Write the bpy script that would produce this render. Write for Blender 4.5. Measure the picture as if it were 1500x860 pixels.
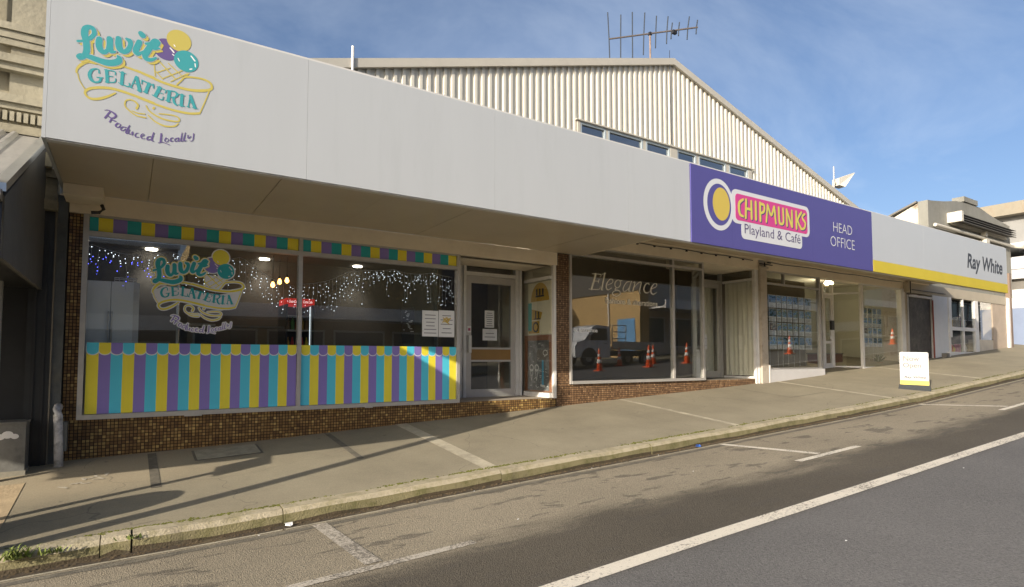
import bpy, math, random
from mathutils import Vector, Matrix
random.seed(7)
for o in list(bpy.data.objects): bpy.data.objects.remove(o, do_unlink=True)
S = bpy.context.scene
COL = S.collection

# ------------------------------------------------------------------ camera
cd = bpy.data.cameras.new('camera'); cam = bpy.data.objects.new('camera', cd); COL.objects.link(cam)
S.camera = cam
_r, _u, _f = Vector((0.8376, -0.5463, 0.0)), Vector((-0.0286, -0.0438, 0.9986)), Vector((0.5456, 0.8364, 0.0523))
cam.matrix_world = Matrix(((_r.x, _u.x, -_f.x, 0), (_r.y, _u.y, -_f.y, 0), (_r.z, _u.z, -_f.z, 0), (0, 0, 0, 1)))
cd.sensor_width = 36; cd.lens = 20.64; cd.shift_y = 0.034; cd.clip_start = 0.05; cd.clip_end = 3000

# ------------------------------------------------------------------ light and sky
SUN_EL = math.radians(20.0)
TRAVEL = Vector((0.940 * math.cos(SUN_EL), 0.342 * math.cos(SUN_EL), -math.sin(SUN_EL)))
W = bpy.data.worlds.new('World'); S.world = W; W.use_nodes = True
wn, wl = W.node_tree.nodes, W.node_tree.links
wn.clear()
wout = wn.new('ShaderNodeOutputWorld'); wbg = wn.new('ShaderNodeBackground'); wsky = wn.new('ShaderNodeTexSky')
wsky.sky_type = 'NISHITA'; wsky.sun_disc = False; wsky.sun_elevation = SUN_EL
wsky.sun_rotation = math.radians(250.0); wsky.air_density = 0.75; wsky.dust_density = 3.5; wsky.ozone_density = 2.2
wbg.inputs['Strength'].default_value = 0.108
# thin drifting cirrus mixed into the sky
wtc = wn.new('ShaderNodeTexCoord'); wsep = wn.new('ShaderNodeSeparateXYZ'); wl.new(wtc.outputs['Generated'], wsep.inputs[0])
wadd = wn.new('ShaderNodeMath'); wadd.operation = 'ADD'; wadd.inputs[1].default_value = 0.18; wl.new(wsep.outputs['Z'], wadd.inputs[0])
wdx = wn.new('ShaderNodeMath'); wdx.operation = 'DIVIDE'; wl.new(wsep.outputs['X'], wdx.inputs[0]); wl.new(wadd.outputs[0], wdx.inputs[1])
wdy = wn.new('ShaderNodeMath'); wdy.operation = 'DIVIDE'; wl.new(wsep.outputs['Y'], wdy.inputs[0]); wl.new(wadd.outputs[0], wdy.inputs[1])
wcmb = wn.new('ShaderNodeCombineXYZ'); wl.new(wdx.outputs[0], wcmb.inputs[0]); wl.new(wdy.outputs[0], wcmb.inputs[1])
wmap = wn.new('ShaderNodeMapping'); wmap.inputs['Rotation'].default_value = (0, 0, 0.5); wmap.inputs['Scale'].default_value = (0.8, 1.3, 1); wl.new(wcmb.outputs[0], wmap.inputs[0])
wno = wn.new('ShaderNodeTexNoise'); wno.inputs['Scale'].default_value = 0.9; wno.inputs['Detail'].default_value = 7; wno.inputs['Roughness'].default_value = 0.62; wno.inputs['Distortion'].default_value = 0.5
wl.new(wmap.outputs[0], wno.inputs['Vector'])
wra = wn.new('ShaderNodeMapRange'); wra.inputs[1].default_value = 0.42; wra.inputs[2].default_value = 0.8; wra.inputs[3].default_value = 0.0; wra.inputs[4].default_value = 0.4
wl.new(wno.outputs['Fac'], wra.inputs[0])
wmix = wn.new('ShaderNodeMix'); wmix.data_type = 'RGBA'; wl.new(wra.outputs[0], wmix.inputs[0]); wl.new(wsky.outputs[0], wmix.inputs[6]); wmix.inputs[7].default_value = (5.2, 5.7, 6.3, 1)
wl.new(wmix.outputs[2], wbg.inputs['Color']); wl.new(wbg.outputs[0], wout.inputs[0])
sd = bpy.data.lights.new('sun', 'SUN'); sd.energy = 4.0; sd.angle = math.radians(0.5); sd.color = (1.0, 0.89, 0.75)
so = bpy.data.objects.new('sun', sd); COL.objects.link(so); so.rotation_euler = TRAVEL.to_track_quat('-Z', 'Y').to_euler()
vs = S.view_settings; vs.view_transform = 'Standard'; vs.look = 'None'; vs.exposure = 0.85; vs.gamma = 1.0
S.cycles.max_bounces = 8; S.cycles.transparent_max_bounces = 24; S.cycles.diffuse_bounces = 4
S.cycles.sample_clamp_indirect = 4.0; S.cycles.caustics_reflective = False; S.cycles.caustics_refractive = False

# ------------------------------------------------------------------ materials
MATS = {}
def mat(name, col, rough=0.7, var=0.0, vscale=3.0, bump=0.0, bscale=40.0, metal=0.0, spec=0.5, dirt=None, dscale=1.2, damt=0.5, stretch=(1, 1, 1), coat=0.0):
    """one procedural surface: base colour broken up by noise, a dirt colour in patches, fine bump"""
    if name in MATS: return MATS[name]
    m = bpy.data.materials.new(name); m.use_nodes = True; n, l = m.node_tree.nodes, m.node_tree.links
    b = n['Principled BSDF']; b.inputs['Roughness'].default_value = rough; b.inputs['Metallic'].default_value = metal
    b.inputs['Specular IOR Level'].default_value = spec
    if coat: b.inputs['Coat Weight'].default_value = coat
    b.inputs['Base Color'].default_value = (*col, 1)
    g = n.new('ShaderNodeNewGeometry'); mp = n.new('ShaderNodeMapping'); mp.inputs['Scale'].default_value = stretch; l.new(g.outputs['Position'], mp.inputs[0])
    last = None
    if var:
        t = n.new('ShaderNodeTexNoise'); t.inputs['Scale'].default_value = vscale; t.inputs['Detail'].default_value = 6; t.inputs['Roughness'].default_value = 0.65; l.new(mp.outputs[0], t.inputs['Vector'])
        r = n.new('ShaderNodeMapRange'); r.inputs[1].default_value = 0.28; r.inputs[2].default_value = 0.72; r.inputs[3].default_value = 1 - var; r.inputs[4].default_value = 1 + var; l.new(t.outputs['Fac'], r.inputs[0])
        x = n.new('ShaderNodeVectorMath'); x.operation = 'SCALE'; x.inputs[0].default_value = col; l.new(r.outputs[0], x.inputs['Scale']); last = x.outputs[0]
    if dirt:
        t = n.new('ShaderNodeTexNoise'); t.inputs['Scale'].default_value = dscale; t.inputs['Detail'].default_value = 8; t.inputs['Roughness'].default_value = 0.7; l.new(mp.outputs[0], t.inputs['Vector'])
        r = n.new('ShaderNodeMapRange'); r.inputs[1].default_value = 0.5; r.inputs[2].default_value = 0.68; r.inputs[4].default_value = damt; l.new(t.outputs['Fac'], r.inputs[0])
        x = n.new('ShaderNodeMix'); x.data_type = 'RGBA'; l.new(r.outputs[0], x.inputs[0]); x.inputs[6].default_value = (*col, 1); x.inputs[7].default_value = (*dirt, 1)
        if last: l.new(last, x.inputs[6])
        last = x.outputs[2]
    if last: l.new(last, b.inputs['Base Color'])
    if bump:
        t = n.new('ShaderNodeTexNoise'); t.inputs['Scale'].default_value = bscale; t.inputs['Detail'].default_value = 5; l.new(g.outputs['Position'], t.inputs['Vector'])
        bm = n.new('ShaderNodeBump'); bm.inputs['Strength'].default_value = bump; bm.inputs['Distance'].default_value = 0.02; l.new(t.outputs['Fac'], bm.inputs['Height']); l.new(bm.outputs[0], b.inputs['Normal'])
    MATS[name] = m
    return m
def glow(name, col, strength):
    if name in MATS: return MATS[name]
    m = bpy.data.materials.new(name); m.use_nodes = True; n, l = m.node_tree.nodes, m.node_tree.links
    b = n['Principled BSDF']; b.inputs['Base Color'].default_value = (*col, 1); b.inputs['Emission Color'].default_value = (*col, 1); b.inputs['Emission Strength'].default_value = strength
    MATS[name] = m; return m
def glassmat(name, tint, ior=1.5, rough=0.0):
    if name in MATS: return MATS[name]
    m = bpy.data.materials.new(name); m.use_nodes = True; n, l = m.node_tree.nodes, m.node_tree.links
    n.remove(n['Principled BSDF']); out = n['Material Output']
    tr = n.new('ShaderNodeBsdfTransparent'); tr.inputs[0].default_value = (*tint, 1)
    gl = n.new('ShaderNodeBsdfGlossy'); gl.inputs['Roughness'].default_value = rough; gl.inputs[0].default_value = (1, 1, 1, 1)
    fr = n.new('ShaderNodeFresnel'); g = n.new('ShaderNodeNewGeometry')
    # the far face of the pane reflects like the near one: light runs straight through the thin sheet
    io = n.new('ShaderNodeMix'); l.new(g.outputs['Backfacing'], io.inputs[0]); io.inputs[2].default_value = ior; io.inputs[3].default_value = 1/ior; l.new(io.outputs[0], fr.inputs['IOR'])
    t = n.new('ShaderNodeTexNoise'); t.inputs['Scale'].default_value = 0.7; l.new(g.outputs['Position'], t.inputs['Vector'])
    bm = n.new('ShaderNodeBump'); bm.inputs['Strength'].default_value = 0.05; bm.inputs['Distance'].default_value = 0.02; l.new(t.outputs['Fac'], bm.inputs['Height']); l.new(bm.outputs[0], gl.inputs['Normal'])
    mx = n.new('ShaderNodeMixShader'); l.new(fr.outputs[0], mx.inputs[0]); l.new(tr.outputs[0], mx.inputs[1]); l.new(gl.outputs[0], mx.inputs[2]); l.new(mx.outputs[0], out.inputs[0])
    MATS[name] = m; return m

# ------------------------------------------------------------------ mesh helpers
def wloc(o):
    v = Vector((0, 0, 0))
    while o: v += o.location; o = o.parent
    return v
class MB:
    """collects faces in world coordinates; build() links them as ONE object placed relative to its parent"""
    def __init__(s): s.v = []; s.f = []; s.mi = []; s.tint = []; s.cur = 0
    def quad(s, *p):
        i = len(s.v); s.v += [tuple(q) for q in p]; s.f.append(tuple(range(i, i + len(p)))); s.mi.append(s.cur); return s
    def box(s, x0, x1, y0, y1, z0, z1):
        i = len(s.v); s.v += [(x0,y0,z0),(x1,y0,z0),(x1,y1,z0),(x0,y1,z0),(x0,y0,z1),(x1,y0,z1),(x1,y1,z1),(x0,y1,z1)]
        for f in ((0,3,2,1),(4,5,6,7),(0,1,5,4),(1,2,6,5),(2,3,7,6),(3,0,4,7)): s.f.append(tuple(i+k for k in f)); s.mi.append(s.cur)
        return s
    def hexa(s, p):
        i = len(s.v); s.v += [tuple(q) for q in p]
        for f in ((0,3,2,1),(4,5,6,7),(0,1,5,4),(1,2,6,5),(2,3,7,6),(3,0,4,7)): s.f.append(tuple(i+k for k in f)); s.mi.append(s.cur)
        return s
    def wallbox(s, a, b, z0, z1, t):
        """upright slab from plan point a to b, thickness t to the left of a->b"""
        d = Vector((b[0]-a[0], b[1]-a[1])); d.normalize(); n = Vector((-d.y, d.x)) * t
        return s.hexa([(a[0],a[1],z0),(b[0],b[1],z0),(b[0]+n.x,b[1]+n.y,z0),(a[0]+n.x,a[1]+n.y,z0),(a[0],a[1],z1),(b[0],b[1],z1),(b[0]+n.x,b[1]+n.y,z1),(a[0]+n.x,a[1]+n.y,z1)])
    def prism(s, poly, y0, y1):
        """polygon in X-Z (counter-clockwise seen from -Y) pulled from y0 (front) to y1"""
        i = len(s.v); n = len(poly); s.v += [(x,y0,z) for x,z in poly] + [(x,y1,z) for x,z in poly]
        s.f.append(tuple(range(i,i+n))); s.mi.append(s.cur); s.f.append(tuple(range(i+2*n-1,i+n-1,-1))); s.mi.append(s.cur)
        for k in range(n):
            q = (k+1) % n; s.f.append((i+k,i+n+k,i+n+q,i+q)); s.mi.append(s.cur)
        return s
    def prismx(s, poly, x0, x1):
        """polygon in Y-Z pulled along X"""
        i = len(s.v); n = len(poly); s.v += [(x0,y,z) for y,z in poly] + [(x1,y,z) for y,z in poly]
        s.f.append(tuple(range(i+n-1,i-1,-1))); s.mi.append(s.cur); s.f.append(tuple(range(i+n,i+2*n))); s.mi.append(s.cur)
        for k in range(n):
            q = (k+1) % n; s.f.append((i+k,i+q,i+n+q,i+n+k)); s.mi.append(s.cur)
        return s
    def tube(s, pts, r, n=8, r2=None):
        pts = [Vector(p) for p in pts]; m = len(pts); i = len(s.v)
        for k, p in enumerate(pts):
            d = (pts[min(k+1,m-1)] - pts[max(k-1,0)]).normalized(); a = Vector((0,0,1)) if abs(d.z) < .9 else Vector((1,0,0))
            u = d.cross(a).normalized(); w = d.cross(u); rr = r if r2 is None else r + (r2-r)*k/(m-1)
            for j in range(n):
                t = 2*math.pi*j/n; s.v.append(tuple(p + u*(rr*math.cos(t)) + w*(rr*math.sin(t))))
        for k in range(m-1):
            for j in range(n):
                q = (j+1) % n; s.f.append((i+k*n+j,i+k*n+q,i+(k+1)*n+q,i+(k+1)*n+j)); s.mi.append(s.cur)
        s.f.append(tuple(i+j for j in range(n-1,-1,-1))); s.mi.append(s.cur); s.f.append(tuple(i+(m-1)*n+j for j in range(n))); s.mi.append(s.cur)
        return s
    def lathe(s, c, prof, n=16):
        i = len(s.v)
        for r, z in prof:
            for j in range(n): s.v.append((c[0]+r*math.cos(2*math.pi*j/n), c[1]+r*math.sin(2*math.pi*j/n), c[2]+z))
        for k in range(len(prof)-1):
            for j in range(n):
                q = (j+1) % n; s.f.append((i+k*n+j,i+k*n+q,i+(k+1)*n+q,i+(k+1)*n+j)); s.mi.append(s.cur)
        s.f.append(tuple(i+j for j in range(n-1,-1,-1))); s.mi.append(s.cur)
        s.f.append(tuple(i+(len(prof)-1)*n+j for j in range(n))); s.mi.append(s.cur)
        return s
    def ico(s, c, r):
        i = len(s.v); x, y, z = c
        s.v += [(x+r,y,z),(x-r,y,z),(x,y+r,z),(x,y-r,z),(x,y,z+r),(x,y,z-r)]
        for f in ((0,2,4),(2,1,4),(1,3,4),(3,0,4),(2,0,5),(1,2,5),(3,1,5),(0,3,5)): s.f.append(tuple(i+k for k in f)); s.mi.append(s.cur)
        return s
    def grid(s, xs, ys, zf):
        i = len(s.v); nx = len(xs)
        for y in ys:
            for x in xs: s.v.append((x, y, zf(x, y)))
        for b in range(len(ys)-1):
            for a in range(nx-1): s.f.append((i+b*nx+a,i+b*nx+a+1,i+(b+1)*nx+a+1,i+(b+1)*nx+a)); s.mi.append(s.cur)
        return s
    def build(s, name, mats, parent=None, at=None, smooth=False, kind=None, label=None):
        base = wloc(parent) if parent else Vector(at if at is not None else (0, 0, 0))
        me = bpy.data.meshes.new(name)
        me.from_pydata([(a-base.x, b-base.y, c-base.z) for a, b, c in s.v], [], s.f)
        mats = mats if isinstance(mats, (list, tuple)) else [mats]
        for m in mats: me.materials.append(m)
        if len(mats) > 1: me.polygons.foreach_set('material_index', s.mi)
        if smooth: me.polygons.foreach_set('use_smooth', [True]*len(s.f))
        if s.tint:
            at_ = me.attributes.new('tint', 'FLOAT', 'FACE'); at_.data.foreach_set('value', s.tint)
        me.update()
        o = bpy.data.objects.new(name, me); COL.objects.link(o)
        if parent: o.parent = parent
        else: o.location = base
        if kind: o['kind'] = kind
        if label: o['label'] = label
        return o
def tag(o, label=None, cat=None, group=None, kind=None):
    if label: o['label'] = label
    if cat: o['category'] = cat
    if group: o['group'] = group
    if kind: o['kind'] = kind
    return o
def thing(name, label, cat, loc=(0, 0, 0), group=None):
    o = bpy.data.objects.new(name, None); COL.objects.link(o); o.location = loc; o.empty_display_size = 0.2
    return tag(o, label, cat, group)
def clone(root, loc, label=None):
    r = root.copy(); COL.objects.link(r); r.location = loc
    if label: r['label'] = label
    for ch in list(root.children):
        c = ch.copy(); COL.objects.link(c); c.parent = r
        for g in list(ch.children):
            d = g.copy(); COL.objects.link(d); d.parent = c
    return r
def text(body, name, m, y, x0, x1, z0, z1, parent, shear=0.0, bold=0.0, thick=0.002, space=1.0, narrow=None):
    """flat lettering facing -Y (the street), fitted to the rectangle x0..x1, z0..z1 on the plane y"""
    c = bpy.data.curves.new(name, 'FONT'); c.body = body; c.shear = shear; c.offset = bold; c.space_character = space; c.resolution_u = 3
    t = bpy.data.objects.new(name + '_source', c); COL.objects.link(t)
    me = bpy.data.meshes.new_from_object(t.evaluated_get(bpy.context.evaluated_depsgraph_get()))
    bpy.data.objects.remove(t, do_unlink=True)
    xs = [v.co.x for v in me.vertices]; ys = [v.co.y for v in me.vertices]
    ax, bx, ay, by = min(xs), max(xs), min(ys), max(ys); b = wloc(parent)
    for v in me.vertices:
        X = x0 + (v.co.x-ax)/(bx-ax)*(x1-x0); Z = z0 + (v.co.y-ay)/(by-ay)*(z1-z0); v.co = (X-b.x, y-thick-b.y, Z-b.z)
    me.materials.append(m); me.update()
    o = bpy.data.objects.new(name, me); COL.objects.link(o); o.parent = parent
    return o
def brush(data, name, m, parent, ox, oz, y, k=1.0, grow=0.0, shift=(0, 0), kind=None):
    """painted strokes facing -Y: 'x,z,width x,z,width;...' in millimetres round (ox, oz); each stroke bellies out a hair more than the last"""
    b = MB(); dep = y
    for st in data.split(';'):
        P = [tuple(float(q)/1000 for q in t.split(',')) for t in st.split()]
        if len(P) < 2: continue
        pts = []
        for i in range(len(P)-1):
            p0, p1, p2, p3 = P[max(i-1,0)], P[i], P[i+1], P[min(i+2,len(P)-1)]
            ns = 6 if len(P) > 2 else 2
            for q in range(ns):
                t = q/ns; pts.append(tuple(.5*((2*p1[a]) + (-p0[a]+p2[a])*t + (2*p0[a]-5*p1[a]+4*p2[a]-p3[a])*t*t + (-p0[a]+3*p1[a]-3*p2[a]+p3[a])*t*t*t) for a in range(3)))
        pts.append(P[-1]); n = len(pts); dep -= 0.00003
        L = []
        for i, p in enumerate(pts):
            a, c = pts[max(i-1,0)], pts[min(i+1,n-1)]; dx, dz = c[0]-a[0], c[1]-a[1]; h = math.hypot(dx, dz) or 1e-6
            w = (max(p[2], .004)/2 + grow)*k; X = ox + (p[0]+shift[0])*k; Z = oz + (p[1]+shift[1])*k
            d = dep - 0.000004*i
            L.append(((X - dz/h*w, d, Z + dx/h*w), (X + dz/h*w, d, Z - dx/h*w), (X, Z, w, dx/h, dz/h, d)))
        for i in range(n-1): b.quad(L[i][1], L[i+1][1], L[i+1][0], L[i][0])
        for e, sgn in ((0, -1), (n-1, 1)):
            X, Z, w, tx, tz, d = L[e][2]; fan = []
            for q in range(7):
                an = math.pi*q/6; fan.append((X + w*(math.cos(an)*tz*sgn + math.sin(an)*tx*sgn), d - 0.00001, Z + w*(-math.cos(an)*tx*sgn + math.sin(an)*tz*sgn)))
            b.quad(*fan)
    o = b.build(name, m, parent)
    if kind: o['kind'] = kind
    return o
def disc(b, cx, cz, rx, rz, y, n=28):
    b.quad(*[(cx+rx*math.cos(2*math.pi*i/n), y, cz+rz*math.sin(2*math.pi*i/n)) for i in range(n)])
def rrect(x0, x1, z0, z1, r, n=6):
    p = []
    for cx, cz, a in ((x1-r,z0+r,-90),(x1-r,z1-r,0),(x0+r,z1-r,90),(x0+r,z0+r,180)):
        for i in range(n+1):
            t = math.radians(a + 90*i/n); p.append((cx+r*math.cos(t), cz+r*math.sin(t)))
    return p

# ------------------------------------------------------------------ terrain profile: the street climbs to the right
GX = [-400,-60,-20,-6,-.5,.87,3.5,4.6,6.65,8.27,12.5,20.2,26.3,29,60,120,400]
GZ = [-14,-3.6,-2.0,-1.42,-1.19,-1.148,-1.02,-.972,-.878,-.80,-.60,-.10,.29,.46,2.3,5.2,16]
def gw(x):
    """ground at the shop wall"""
    for i in range(len(GX)-1):
        if x <= GX[i+1]:
            h = GX[i+1]-GX[i]; t = max(0, (x-GX[i])/h)
            def sl(j):
                if j <= 0 or j >= len(GX)-1: return (GZ[min(j+1,len(GX)-1)]-GZ[max(j-1,0)])/(GX[min(j+1,len(GX)-1)]-GX[max(j-1,0)])
                a = (GZ[j]-GZ[j-1])/(GX[j]-GX[j-1]); c = (GZ[j+1]-GZ[j])/(GX[j+1]-GX[j]); return 2*a*c/(a+c)
            m0, m1 = sl(i)*h, sl(i+1)*h
            return (2*t**3-3*t*t+1)*GZ[i] + (t**3-2*t*t+t)*m0 + (-2*t**3+3*t*t)*GZ[i+1] + (t**3-t*t)*m1
    return GZ[-1]
WALL, KB, KF, CROWN, FARK = 8.7, 6.0, 5.82, -0.6, -7.2
def zf(x, y): return gw(x) - 0.1*(WALL-y) if y > 5.9 else gw(x) - 0.1*(WALL-5.9)
def ze(x): return gw(x) - 0.27 - 0.15
def zr(x, y):
    if y >= CROWN: return ze(x) + 0.04*(5.8-y)
    return ze(x) + 0.04*(5.8-CROWN) + 0.04*(y-CROWN)
def frange(a, b, s):
    n = int(round((b-a)/s)); return [a + (b-a)*i/n for i in range(n+1)]
XS = [-400,-250,-150,-90,-60] + frange(-40, 60, 0.5) + [75,100,150,250,400]

# ------------------------------------------------------------------ road, footpath, kerb
def N(nt, typ, **kw):
    n = nt.nodes.new(typ)
    for k, v in kw.items():
        if hasattr(n, k): setattr(n, k, v)
        else: n.inputs[k].default_value = v
    return n
def road_material():
    m = bpy.data.materials.new('asphalt'); m.use_nodes = True; nt = m.node_tree; l = nt.links; b = nt.nodes['Principled BSDF']
    g = N(nt, 'ShaderNodeNewGeometry'); sep = N(nt, 'ShaderNodeSeparateXYZ'); l.new(g.outputs['Position'], sep.inputs[0])
    st = N(nt, 'ShaderNodeMapping'); st.inputs['Scale'].default_value = (0.35, 1.1, 1); l.new(g.outputs['Position'], st.inputs[0])
    n1 = N(nt, 'ShaderNodeTexNoise', Scale=1.3, Detail=8, Roughness=0.7); l.new(st.outputs[0], n1.inputs['Vector'])
    # worn, dusty parking lane beside the kerb with a ragged edge towards the running lane
    yy = N(nt, 'ShaderNodeMath', operation='MULTIPLY_ADD'); l.new(n1.outputs['Fac'], yy.inputs[0]); yy.inputs[1].default_value = 1.5; l.new(sep.outputs['Y'], yy.inputs[2])
    lane = N(nt, 'ShaderNodeMapRange', interpolation_type='SMOOTHSTEP'); l.new(yy.outputs[0], lane.inputs[0]); lane.inputs[1].default_value = 4.4; lane.inputs[2].default_value = 5.05
    fine = N(nt, 'ShaderNodeTexNoise', Scale=55.0, Detail=4, Roughness=0.8); l.new(g.outputs['Position'], fine.inputs['Vector'])
    vor = N(nt, 'ShaderNodeTexVoronoi', Scale=95.0); l.new(g.outputs['Position'], vor.inputs['Vector'])
    fr = N(nt, 'ShaderNodeMapRange'); l.new(fine.outputs['Fac'], fr.inputs[0]); fr.inputs[1].default_value = 0.25; fr.inputs[2].default_value = 0.75; fr.inputs[3].default_value = 0.5; fr.inputs[4].default_value = 1.55
    # running lane: browner strip between the edge line and the parking bay, blue grey chip beyond the line
    bl = N(nt, 'ShaderNodeMapRange', interpolation_type='SMOOTHSTEP'); l.new(sep.outputs['Y'], bl.inputs[0]); bl.inputs[1].default_value = 2.7; bl.inputs[2].default_value = 3.1
    c0 = N(nt, 'ShaderNodeMix', data_type='RGBA'); l.new(bl.outputs[0], c0.inputs[0]); c0.inputs[6].default_value = (0.135, 0.13, 0.122, 1); c0.inputs[7].default_value = (0.088, 0.076, 0.057, 1)
    c1 = N(nt, 'ShaderNodeMix', data_type='RGBA'); l.new(lane.outputs[0], c1.inputs[0]); l.new(c0.outputs[2], c1.inputs[6]); c1.inputs[7].default_value = (0.25, 0.216, 0.155, 1)
    # oil drips and dark tyre smears
    s2 = N(nt, 'ShaderNodeMapping'); s2.inputs['Scale'].default_value = (1.3, 2.9, 1); s2.inputs['Location'].default_value = (3.1, 1.7, 0); l.new(g.outputs['Position'], s2.inputs[0])
    n3 = N(nt, 'ShaderNodeTexNoise', Scale=1.5, Detail=5, Roughness=0.6, Distortion=0.4); l.new(s2.outputs[0], n3.inputs['Vector'])
    oil = N(nt, 'ShaderNodeMapRange', interpolation_type='SMOOTHSTEP'); l.new(n3.outputs['Fac'], oil.inputs[0]); oil.inputs[1].default_value = 0.565; oil.inputs[2].default_value = 0.64; oil.inputs[4].default_value = 0.66
    om = N(nt, 'ShaderNodeMath', operation='MULTIPLY'); l.new(oil.outputs[0], om.inputs[0]); l.new(bl.outputs[0], om.inputs[1])
    c2 = N(nt, 'ShaderNodeMix', data_type='RGBA'); l.new(om.outputs[0], c2.inputs[0]); l.new(c1.outputs[2], c2.inputs[6]); c2.inputs[7].default_value = (0.085, 0.075, 0.06, 1)
    big = N(nt, 'ShaderNodeTexNoise', Scale=0.5, Detail=5); l.new(g.outputs['Position'], big.inputs['Vector'])
    br = N(nt, 'ShaderNodeMapRange'); l.new(big.outputs['Fac'], br.inputs[0]); br.inputs[1].default_value = 0.3; br.inputs[2].default_value = 0.7; br.inputs[3].default_value = 0.86; br.inputs[4].default_value = 1.14
    mu = N(nt, 'ShaderNodeMath', operation='MULTIPLY'); l.new(fr.outputs[0], mu.inputs[0]); l.new(br.outputs[0], mu.inputs[1])
    sc = N(nt, 'ShaderNodeVectorMath', operation='SCALE'); l.new(c2.outputs[2], sc.inputs[0]); l.new(mu.outputs[0], sc.inputs['Scale']); l.new(sc.outputs[0], b.inputs['Base Color'])
    b.inputs['Roughness'].default_value = 0.85; b.inputs['Specular IOR Level'].default_value = 0.3
    ad = N(nt, 'ShaderNodeMath', operation='MULTIPLY_ADD'); l.new(vor.outputs['Distance'], ad.inputs[0]); ad.inputs[1].default_value = 0.8; l.new(fine.outputs['Fac'], ad.inputs[2])
    bp = N(nt, 'ShaderNodeBump'); bp.inputs['Strength'].default_value = 0.55; bp.inputs['Distance'].default_value = 0.012; l.new(ad.outputs[0], bp.inputs['Height']); l.new(bp.outputs[0], b.inputs['Normal'])
    return m
def paint_material(name, col, cover):
    m = bpy.data.materials.new(name); m.use_nodes = True; nt = m.node_tree; l = nt.links; b = nt.nodes['Principled BSDF']
    g = N(nt, 'ShaderNodeNewGeometry'); n1 = N(nt, 'ShaderNodeTexNoise', Scale=42.0, Detail=5, Roughness=0.75); l.new(g.outputs['Position'], n1.inputs['Vector'])
    n2 = N(nt, 'ShaderNodeTexNoise', Scale=2.5, Detail=4); l.new(g.outputs['Position'], n2.inputs['Vector'])
    a = N(nt, 'ShaderNodeMath', operation='MULTIPLY_ADD'); l.new(n2.outputs['Fac'], a.inputs[0]); a.inputs[1].default_value = 0.45; l.new(n1.outputs['Fac'], a.inputs[2])
    r = N(nt, 'ShaderNodeMapRange'); l.new(a.outputs[0], r.inputs[0]); r.inputs[1].default_value = cover; r.inputs[2].default_value = cover + 0.1
    x = N(nt, 'ShaderNodeMix', data_type='RGBA'); l.new(r.outputs[0], x.inputs[0]); x.inputs[6].default_value = (*col, 1); x.inputs[7].default_value = (0.14, 0.125, 0.1, 1)
    l.new(x.outputs[2], b.inputs['Base Color']); b.inputs['Roughness'].default_value = 0.8
    bp = N(nt, 'ShaderNodeBump'); bp.inputs['Strength'].default_value = 0.5; bp.inputs['Distance'].default_value = 0.01; l.new(n1.outputs['Fac'], bp.inputs['Height']); l.new(bp.outputs[0], b.inputs['Normal'])
    return m
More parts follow.
